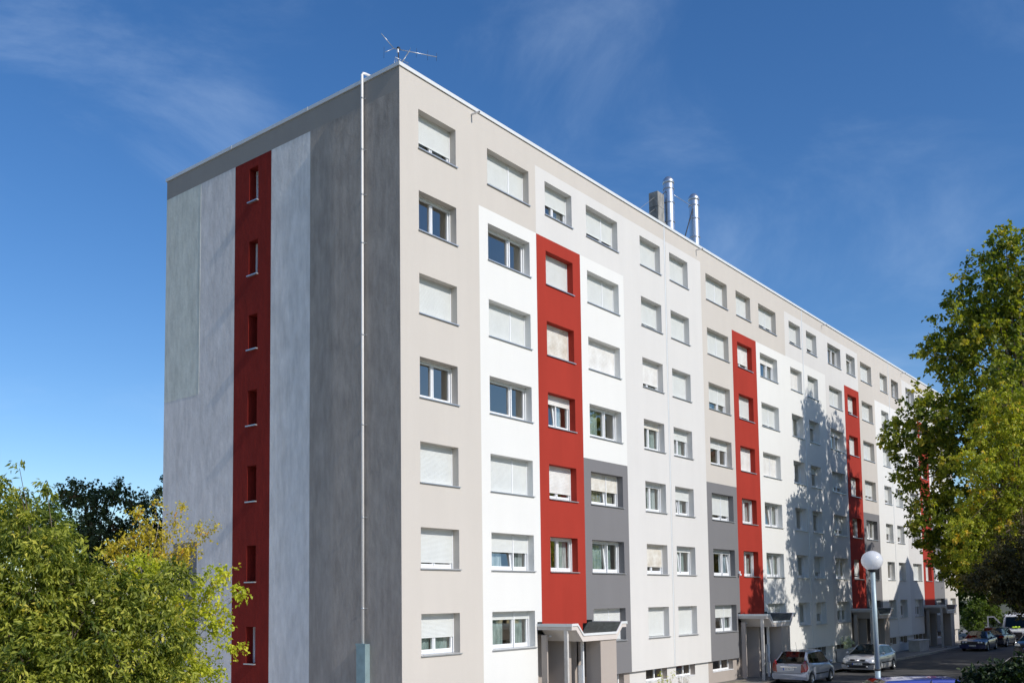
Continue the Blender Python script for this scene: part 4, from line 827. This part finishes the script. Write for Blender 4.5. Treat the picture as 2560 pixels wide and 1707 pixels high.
def tree(name, label, base, C, n, size, asp, lm, seed, tr_=.3, trunk=.2, group=None, droop=.3, twig=26, tlen=.30, bark=BARK, cat='tree', shell=.55, ntw=60, upbias=0, fine=.012):
    r = empty(name, base, 0, label, cat, group); rr = random.Random(seed); off = neg(base); base = Vector(base)
    T = leaves('crown', C, n, size, asp, lm, r, base, seed, droop, twig, tlen, shell, upbias)
    big = sorted(C, key=lambda c: -c[3]); cx = sum(c[0] * c[3] for c in C) / sum(c[3] for c in C); cy = sum(c[1] * c[3] for c in C) / sum(c[3] for c in C); zmin = min(c[2] - c[3] for c in C); zmax = max(c[2] for c in C)
    fork = Vector((base.x * .6 + cx * .4, base.y * .6 + cy * .4, max(base.z + .8, min(zmin + .3 * (zmax - zmin), base.z + (zmax - base.z) * .45)))); top = Vector((cx, cy, zmin + .8 * (zmax - zmin)))
    t_ = MB(); t_.tube([base - Vector((0, 0, .2)), base + Vector((0, 0, .3)), base.lerp(fork, .5) + Vector((rr.uniform(-.1, .1), rr.uniform(-.1, .1), 0)), fork, fork.lerp(top, .5) + Vector((rr.uniform(-.2, .2), rr.uniform(-.2, .2), 0)), top], [trunk * 1.35, trunk, trunk * .85, trunk * .7, trunk * .4, trunk * .1], 10)
    t_.build('trunk', bark, r, off)
    b_ = MB()
    for c in C:
        e = Vector(c[:3]); s = fork.lerp(top, rr.uniform(0, .7)); mid = s.lerp(e, .5) + Vector((rr.uniform(-.1, .1), rr.uniform(-.1, .1), .12 * (e - s).length * .5)) 
        r0 = trunk * .28 * min(1, c[3] / big[0][3] + .35); b_.tube([s, mid, e], [r0, r0 * .6, r0 * .25], 6)
    tw = [Vector(t) for t in T[:: max(1, len(T) // ntw)]]
    for t in tw:
        c = min(C, key=lambda c: (Vector(c[:3]) - t).length); s = Vector(c[:3]); b_.tube([s, s.lerp(t, .5) + Vector((0, 0, .05)), t], [fine * 1.6, fine, fine * .4], 4, caps=False)
    b_.build('branches', bark, r, off)
    return r

LM_PLANE = leaf_mat('plane_leaf', (.060, .095, .014), (.31, .33, .04), .42, (.46, .38, .05))
LM_YEL = leaf_mat('yellow_green_leaf', (.17, .21, .02), (.50, .50, .06), .35, (.62, .42, .05))
LM_COP = leaf_mat('dark_purple_leaf', (.035, .034, .016), (.10, .09, .035), .25, (.18, .14, .05))
LM_BG = leaf_mat('mid_green_leaf', (.045, .08, .012), (.16, .22, .03), .3)
LM_BGD = leaf_mat('deep_green_leaf', (.012, .025, .008), (.035, .055, .014), .2)
LM_CH = leaf_mat('cherry_leaf', (.070, .105, .013), (.44, .455, .072), .37, (.62, .54, .09))
LM_MA = leaf_mat('lime_leaf', (.32, .36, .03), (.68, .66, .07), .42, (.45, .36, .03))
LM_GO = leaf_mat('golden_leaf', (.42, .34, .03), (.62, .50, .06), .4, (.60, .30, .04))
LM_DM = leaf_mat('dark_maple_leaf', (.045, .065, .028), (.12, .155, .060), .3, (.14, .08, .04))
LM_HED = leaf_mat('laurel_leaf', (.010, .022, .007), (.035, .060, .012), .15)

PLANE=[(34.5, -11.29, 20.62, 2.1), (34.12, -10.93, 21.68, 1.1), (34.87, -10.01, 19.58, 2.2), (34.17, -8.87, 17.45, 1.9), (33.58, -7.95, 16.07, 1.4), (33.08, -7.38, 16.61, 0.8), (36.11, -9.63, 16.83, 3), (31.72, -6.74, 12.15, 1.7), (30.91, -5.67, 11.85, 0.85), (32.42, -7.67, 12.55, 2.1), (31.37, -6.04, 10.05, 0.9), (32.31, -7.18, 9.61, 1.9), (32.49, -7.13, 7.29, 1.5), (32.13, -6.59, 6.66, 0.7), (34.27, -8.45, 12.93, 2.4), (34.83, -8.78, 9.7, 2.8), (33.57, -8.26, 5.16, 1.7), (32.83, -7.37, 5.7, 0.9), (34.42, -9.5, 6.61, 2.5), (37.61, -11.86, 19.43, 3), (39.17, -11.85, 16.37, 3.5), (39.12, -11.25, 11.91, 3.5), (40.04, -11.88, 7.42, 3), (34.9, -14.14, 13.1, 3.2), (33.73, -13.7, 8.35, 3), (38.68, -14.67, 18.0, 3), (32.64, -11.27, 13.15, 3), (34.28, -7.79, 7.35, 2), (42.5, -13.5, 14.0, 3), (43.0, -13.0, 9.5, 2.8), (40, -9.5, 8, 2.4), (37, -8, 5.5, 2.2), (41.5, -10, 4.5, 2.2)]
YELLOW=[(25.73, -12.05, 11.76, 1.1), (25.42, -11.48, 10.36, 1.1), (26.15, -12.37, 9.99, 1.6), (24.01, -11.15, 8.9, 0.9), (23.56, -10.63, 9.34, 0.45), (25.75, -11.63, 8.05, 1.5), (25.26, -10.88, 7.0, 1.2), (23.72, -10.45, 6.23, 0.7), (26.28, -12.09, 6.27, 1.6), (25.3, -10.7, 5.05, 0.9), (23.84, -10.44, 4.85, 0.6), (27.85, -12.73, 8.5, 2), (27.82, -13.04, 11.4, 1.8), (28.1, -12.72, 5.78, 1.8)]
COPPER=[(21.9, -12.8, 4.55, 1.3), (21.42, -12.15, 4.24, 1.0), (21.03, -11.64, 4.09, 0.6), (22.09, -12.95, 3.75, 1.1), (21.71, -12.42, 3.44, 0.6), (22.51, -13.54, 4.22, 1.6), (24.01, -13.93, 5.06, 2), (22.37, -13.23, 3.1, 0.7)]
BGA=[(79.53, 1.4, 5.43, 3.2), (79.55, 1.71, 2.72, 2.4), (82.08, 1.12, 7.84, 3.5), (82.16, 2.59, 8.31, 3), (83.5, -1, 5, 3)]
BGB=[(76.6, -3.0, 4.9, 3.0), (77.66, -3.82, 6.4, 3.5), (79.29, -1.98, 9.14, 4), (78.66, -5.91, 4.9, 3.5), (78, -8, 7, 4)]
BGC=[(71.58, -.86, 1.83, 1.2), (72.11, -1.0, 1.33, 1.1), (72.16, -0.36, 1.66, 1.1), (73.71, -1.23, 1.62, 1.0), (71.23, -.28, 0.69, 1.0), (70.66, -.75, 0.49, 0.8), (73.17, -2.06, 0.75, 1.2)]
CHERRY=[(-13.1, -4.0, 4.67, 0.5), (-13.02, -3.34, 5.13, 0.35), (-13.15, -4.03, 5.44, 0.16), (-13.15, -4.03, 5.75, 0.1), (-12.80, -4.27, 5.42, 0.12), (-13.35, -3.7, 5.4, .2), (-13.02, -4.84, 4.17, 0.55), (-13.24, -4.51, 3.65, 0.85), (-12.48, -4.7, 3.91, 0.5), (-12.43, -4.02, 4.56, 0.3), (-12.09, -5.17, 3.7, 0.45), (-12.72, -5.08, 2.85, 0.85), (-11.86, -5.41, 3.23, 0.5), (-11.32, -5.31, 3.56, 0.38), (-11.5, -5.81, 2.88, 0.45), (-12.21, -5.68, 2.45, 0.65), (-11.43, -5.83, 2.2, 0.5), (-13.41, -4.95, 2.38, 0.95), (-13.75, -3.12, 4.21, 1.0), (-13.89, -3.59, 2.88, 1.2), (-12.33, -3.16, 3.09, 1), (-11.67, -4.01, 3.08, 0.8), (-11.58, -5.59, 1.87, 0.8), (-12.78, -4.86, 1.68, 1.1), (-13.79, -3.56, 1.57, 1.2), (-10.87, -5.13, 3.99, 0.25)]
MAPLE=[(-10.14, -4.39, 3.56, 0.32), (-9.86, -4.76, 3.79, 0.26), (-9.59, -4.81, 4.02, 0.17), (-9.41, -5.0, 3.63, 0.13), (-9.97, -4.54, 3.11, 0.36), (-9.67, -4.88, 2.8, 0.2), (-9.55, -5.02, 2.6, 0.16), (-10.18, -4.21, 2.58, 0.38), (-9.79, -4.79, 3.18, 0.24), (-10.48, -3.99, 3.95, 0.4), (-10.62, -3.52, 4.12, 0.35), (-9.93, -4.5, 2.35, 0.33), (-10.35, -4.07, 3.19, 0.4), (-9.78, -4.66, 2.04, 0.25), (-10.2, -4.12, 1.97, 0.4), (-9.63, -5.0, 3.25, 0.1)]
GOLD=[(-9.03, -1.11, 5.1, 0.28), (-9.24, -0.81, 4.84, 0.3), (-9.48, -0.49, 4.63, 0.28), (-8.8, -1.37, 4.88, 0.25), (-8.68, -1.57, 5.19, 0.22), (-8.59, -1.73, 5.58, 0.1), (-8.32, -2.01, 5.04, 0.18), (-8.1, -2.3, 5.17, 0.1), (-8.92, -1.31, 5.63, 0.1), (-8.46, -1.78, 4.65, 0.28), (-8.89, -1.21, 4.48, 0.35), (-9.38, -0.57, 4.32, 0.3), (-9.16, -0.99, 5.46, 0.15), (-8.2, -2.14, 4.87, 0.12), (-8.61, -1.56, 4.39, 0.3)]
DARKM=[(4.12, 25.54, 8.6, 0.9), (4.73, 24.72, 8.99, 0.6), (3.48, 26.31, 9.02, 0.8), (2.86, 27.12, 8.83, 0.6), (2.57, 27.55, 8.23, 0.4), (5.27, 24.12, 8.28, 0.6), (5.44, 23.86, 8.68, 0.3), (4.2, 25.62, 7.08, 1.4), (5.22, 24.36, 6.76, 1.1), (3.32, 26.74, 7.1, 1.2), (2.58, 27.71, 6.92, 1.0), (4.68, 25.26, 5.05, 1.6), (5.93, 23.65, 5.23, 1.0), (3.42, 26.85, 5.08, 1.4), (5.36, 24.52, 4.03, 1.4)]
FARG=[(-2.57, 18.02, 7.0, 0.9), (-2.06, 17.4, 6.83, 0.8), (-2.83, 18.43, 6.36, 1.2), (-3.26, 18.91, 6.85, 1.0), (-2.31, 17.83, 5.87, 1.2)]
EDGE=[(10.39, 30.43, 9.54, 0.7), (10.42, 30.57, 8.12, 1.0), (10.52, 30.16, 10.48, 0.4), (10.65, 30.48, 6.46, 1.3), (10.96, 29.94, 7.64, 1.2), (11.06, 30.06, 5.51, 1.4)]

tree('plane_tree', 'tall dark green plane tree whose lobes overlap the far end of the facade', (36.5, -11.8, -.8), PLANE, 88000, .20, .8, LM_PLANE, 11, trunk=.42, tlen=.55, twig=24, ntw=120, fine=.02)
tree('yellowing_tree', 'sunlit yellow green tree in front of the plane tree at the right edge', (26.6, -12.6, -.7), YELLOW, 34000, .13, .7, LM_YEL, 12, trunk=.2, tlen=.35, twig=22, droop=.4, ntw=60)
tree('copper_tree', 'very dark purple leaved tree below the yellow tree at the right edge', (22.6, -13.6, -.75), COPPER, 22000, .12, .6, LM_COP, 13, trunk=.2, tlen=.4, ntw=40)
tree('background_tree', 'green tree standing just past the far corner of the block', (81, 1.5, -.8), BGA, 16000, .34, .7, LM_BG, 14, trunk=.3, tlen=.7, group='trees beyond the building end')
tree('background_tree', 'dense dark tree above and behind the white van', (78, -4, -.8), BGB, 18000, .34, .7, LM_BGD, 15, trunk=.3, tlen=.7, group='trees beyond the building end')
tree('bush', 'sunlit green bush at the foot of the far building corner', (72, -1.0, -.8), BGC, 9000, .16, .6, LM_BG, 16, trunk=.07, tlen=.35, cat='bush')
tree('cherry_tree', 'leafy green cherry tree filling the lower left corner', (-13.0, -4.6, gh(-13, -4.6) - .05), CHERRY, 62000, .11, .34, LM_CH, 17, trunk=.13, tlen=.26, twig=22, droop=.55, ntw=130, fine=.006)
tree('lime_green_tree', 'yellow green small leaved tree reaching over the red gable stripe', (-10.3, -3.9, gh(-10.3, -3.9) - .05), MAPLE, 7000, .065, .75, LM_MA, 18, trunk=.05, tlen=.2, twig=14, droop=.5, ntw=80, fine=.006, bark=BARKP)
tree('golden_tree', 'sparse tree with golden autumn leaves on thin pale twigs', (-9.2, -.6, gh(-9.2, -.6) - .05), GOLD, 3600, .060, .75, LM_GO, 19, trunk=.05, tlen=.25, twig=7, droop=.5, bark=BARKP, shell=.2, ntw=150, fine=.007)
tree('dark_maple', 'dark leaved maple against the sky left of the block', (4.2, 25.8, -.8), DARKM, 24000, .15, .7, LM_DM, 20, trunk=.2, tlen=.45, droop=.45)
tree('background_tree', 'small pale green treetop behind the cherry tree', (-2.6, 18, -.6), FARG, 8000, .12, .5, LM_BG, 21, trunk=.12, tlen=.35)
tree('background_tree', 'nearly black tree peeking out beside the left edge of the gable', (10.7, 30.2, -.8), EDGE, 7000, .16, .6, LM_BGD, 22, trunk=.15, tlen=.4)

# hedge in the lower right corner and weeds at the wall
HEDGE = [(-5.14, -17.04, 1.95, 0.27), (-5.07, -17.14, 2.05, 0.27), (-4.96, -17.28, 2.09, 0.27), (-4.84, -17.45, 2.15, 0.27), (-4.73, -17.59, 2.17, 0.27), (-4.62, -17.73, 2.21, 0.27), (-4.48, -17.92, 2.24, 0.27), (-4.3, -18.15, 2.25, 0.27)]
HEDGE2 = [(-4.7, -17.06, 1.58, 0.4), (-4.56, -17.26, 1.69, 0.4), (-4.41, -17.45, 1.72, 0.4), (-4.23, -17.69, 1.78, 0.4), (-4.0, -17.98, 1.81, 0.4)]
def hedge():
    C = [(-9.4 + i * .0, -18.0, 2.3, .5) for i in range(0)]
    C = HEDGE + HEDGE2
    base = (-4.6, -18.2, gh(-4.6, -18.2))
    r = empty('laurel_hedge', base, 0, 'dark green hedge in the lower right corner in front of the white car', 'hedge')
    leaves('foliage', C, 22000, .085, .45, LM_HED, r, base, 5, .25, 16, .16, .5)
    b = MB()
    for c in C[::3]: b.tube([(c[0], c[1], gh(c[0], c[1]) - .1), (c[0] + .1, c[1], c[2] + .1)], .015, 5)
    b.build('stems', BARK, r, neg(base))
hedge()
def weeds(name, label, x0, y0, z0, hh, n, m, seed, spread=.5, cat='weed', lsz=.05):
    g = random.Random(seed); r = empty(name, (x0, y0, z0), 0, label, cat); b = MB(); pts = []
    for i in range(n):
        a = g.uniform(-spread, spread); e = Vector((a * 1.3 + g.uniform(-.1, .1), g.uniform(-.1, .12), hh * g.uniform(.55, 1))); s = Vector((a * .6, 0, 0)); m_ = s.lerp(e, .5) + Vector((g.uniform(-.05, .05), 0, .05)); b.tube([s, m_, e], [.007, .005, .002], 4); 
        for t in (.35, .55, .7, .85, 1.0): p = s.lerp(e, t); pts.append((p.x + x0, p.y + y0, p.z + z0, .05))
    b.build('stem', BARKP, r); leaves('leaves', pts, len(pts) * 9, lsz, .4, m, r, (x0, y0, z0), seed, .2, 9, .08, .1)
weeds('tall_weed', 'tall leafy weed before the basement window under the white bay', 15.3, -.45, -.70, 1.0, 12, LM_MA, 31)
weeds('dry_weed', 'thin dry weed stalks against the white basement wall right of the leafy weed', 16.7, -.5, -.70, .95, 14, leaf_mat('dry_leaf', (.22, .18, .10), (.40, .34, .20), .3), 32, .35, lsz=.03)
weeds('potted_shrub', 'shrub with leaves painted sunlit white spilling over the planter behind the silver hatchback', 38.4, -.3, .05, .8, 18, leaf_mat('sunlit_white_leaf', (.55, .58, .50), (.8, .8, .76), .3), 33, .9, cat='plant', lsz=.13)  # near-white leaf colour stands in for sunlight on the leaves
weeds('bare_shrub', 'twiggy bare shrub at the left end of the dark hedge', -5.95, -16.7, 1.45, .75, 9, LM_HED, 34, .5, cat='shrub', lsz=.04)

# neighbouring houses across the road, right of the frame: their gable shades the far entrance
def house(x0, x1, y0, y1, ze, zr, label, xr0=None):
    r = empty('neighbour_house', (x0, y0, -.8), 0, label, 'house'); o = neg(r.location); m = MB()
    m.box(x0, x1, y0, y1, -1.0, ze); xm_ = (x0 + x1) / 2
    m.add([(x0, y0, ze), (x1, y0, ze), (xm_, y0, zr), (x0, y1, ze), (x1, y1, ze), (xm_, y1, zr)], [(0, 1, 2), (4, 3, 5)]); m.build('wall', [stucco('house_render', (.55, .48, .38))], r, o)
    q = MB(); sl_ = (zr - ze) / (xm_ - x0); e = .35
    for s in (0, 1):
        xe = x0 - e if s == 0 else x1 + e; zz_ = ze - e * sl_
        q.add([(xe, y0 - .3, zz_ + .02), (xm_, y0 - .3, zr + .02), (xm_, y1 + .3, zr + .02), (xe, y1 + .3, zz_ + .02), (xe, y0 - .3, zz_ + .16), (xm_, y0 - .3, zr + .18), (xm_, y1 + .3, zr + .18), (xe, y1 + .3, zz_ + .16)], [(0, 1, 2, 3), (7, 6, 5, 4), (0, 4, 5, 1), (3, 2, 6, 7), (0, 3, 7, 4)])
    q.build('roof', mat('brown_roof_tile', (.20, .09, .06), .85, var=.3, vscale=5, bump=.5), r, o)
    for k in range(2):
        for j in range(3):
            w = MB(); a = x0 + (x1 - x0) * (.15 + .3 * j); w.box(a, a + 1.1, y1 - .03, y1 + .03, .6 + 2.8 * k, 1.9 + 2.8 * k); wo = w.build('window', MW, r, o); g = MB(); g.box(a + .1, a + 1.0, y1 + .03, y1 + .04, .7 + 2.8 * k, 1.8 + 2.8 * k); g.build('pane', DARK, wo)
# shadow of a ridge at depth d lands at z - 0.67 d on the facade
def block():
    r = empty('neighbour_building', (44, -24, -.8), 0, 'tan flat roofed building with a central gable across the road right of the picture', 'building'); o = neg(r.location); m = MB()
    m.box(44.5, 63.5, -24, -14.5, -1, 12.7); m.add([(49.0, -14.49, 12.7), (56.1, -14.49, 12.7), (52.55, -14.49, 15.6), (49.0, -23, 12.7), (56.1, -23, 12.7), (52.55, -23, 15.6)], [(1, 0, 2), (3, 4, 5)]); m.build('wall', [stucco('house_render', (.55, .48, .38))], r, o)
    q = MB()
    for a, b in (((48.7, 12.46), (52.55, 15.6)), ((56.4, 12.46), (52.55, 15.6))):
        q.add([(a[0], -14.2, a[1]), (b[0], -14.2, b[1]), (b[0], -23, b[1]), (a[0], -23, a[1]), (a[0], -14.2, a[1] + .12), (b[0], -14.2, b[1] + .12), (b[0], -23, b[1] + .12), (a[0], -23, a[1] + .12)], [(0, 1, 2, 3), (7, 6, 5, 4), (0, 4, 5, 1), (3, 2, 6, 7), (0, 3, 7, 4)])
    q.build('roof', mat('brown_roof_tile', (.20, .09, .06), .85, var=.3, vscale=5, bump=.5), r, o)
    for k in range(4):
        for j in range(6):
            w = MB(); a = 45.6 + 3.05 * j; w.box(a, a + 1.3, -14.53, -14.46, .6 + 2.9 * k, 2.0 + 2.9 * k); wo = w.build('window', MW, r, o); g = MB(); g.box(a + .1, a + 1.2, -14.455, -14.445, .7 + 2.9 * k, 1.9 + 2.9 * k); g.build('pane', DARK, wo)
block()
def row_tree(x, y, top, rad, seed, label):
    g = random.Random(seed); C = []
    for i in range(14):
        a = g.uniform(0, 6.28); d = g.uniform(0, rad * .75); C.append((x + d * math.cos(a), y + d * math.sin(a), g.uniform(3.2, top - 1.6), g.uniform(1.4, 2.1)))
    tree('street_tree', label, (x, y, gh(x, y)), C, 15000, .22, .8, LM_PLANE, seed, trunk=.25, tlen=.5, twig=24, group='row of round street trees right of the picture')
for i, (x, y, t) in enumerate(((21, -19.5, 11.3), (29, -19.5, 12.0), (37, -20.5, 13.5), (44, -19, 12.5))):
    row_tree(x, y, t, 3.6, 60 + i, ('lowest round street tree, nearest the viewer in the row right of the picture', 'round street tree between the lowest and the tallest in the row right of the picture', 'tallest round street tree in the row right of the picture', 'round street tree farthest from the viewer in the row right of the picture')[i])
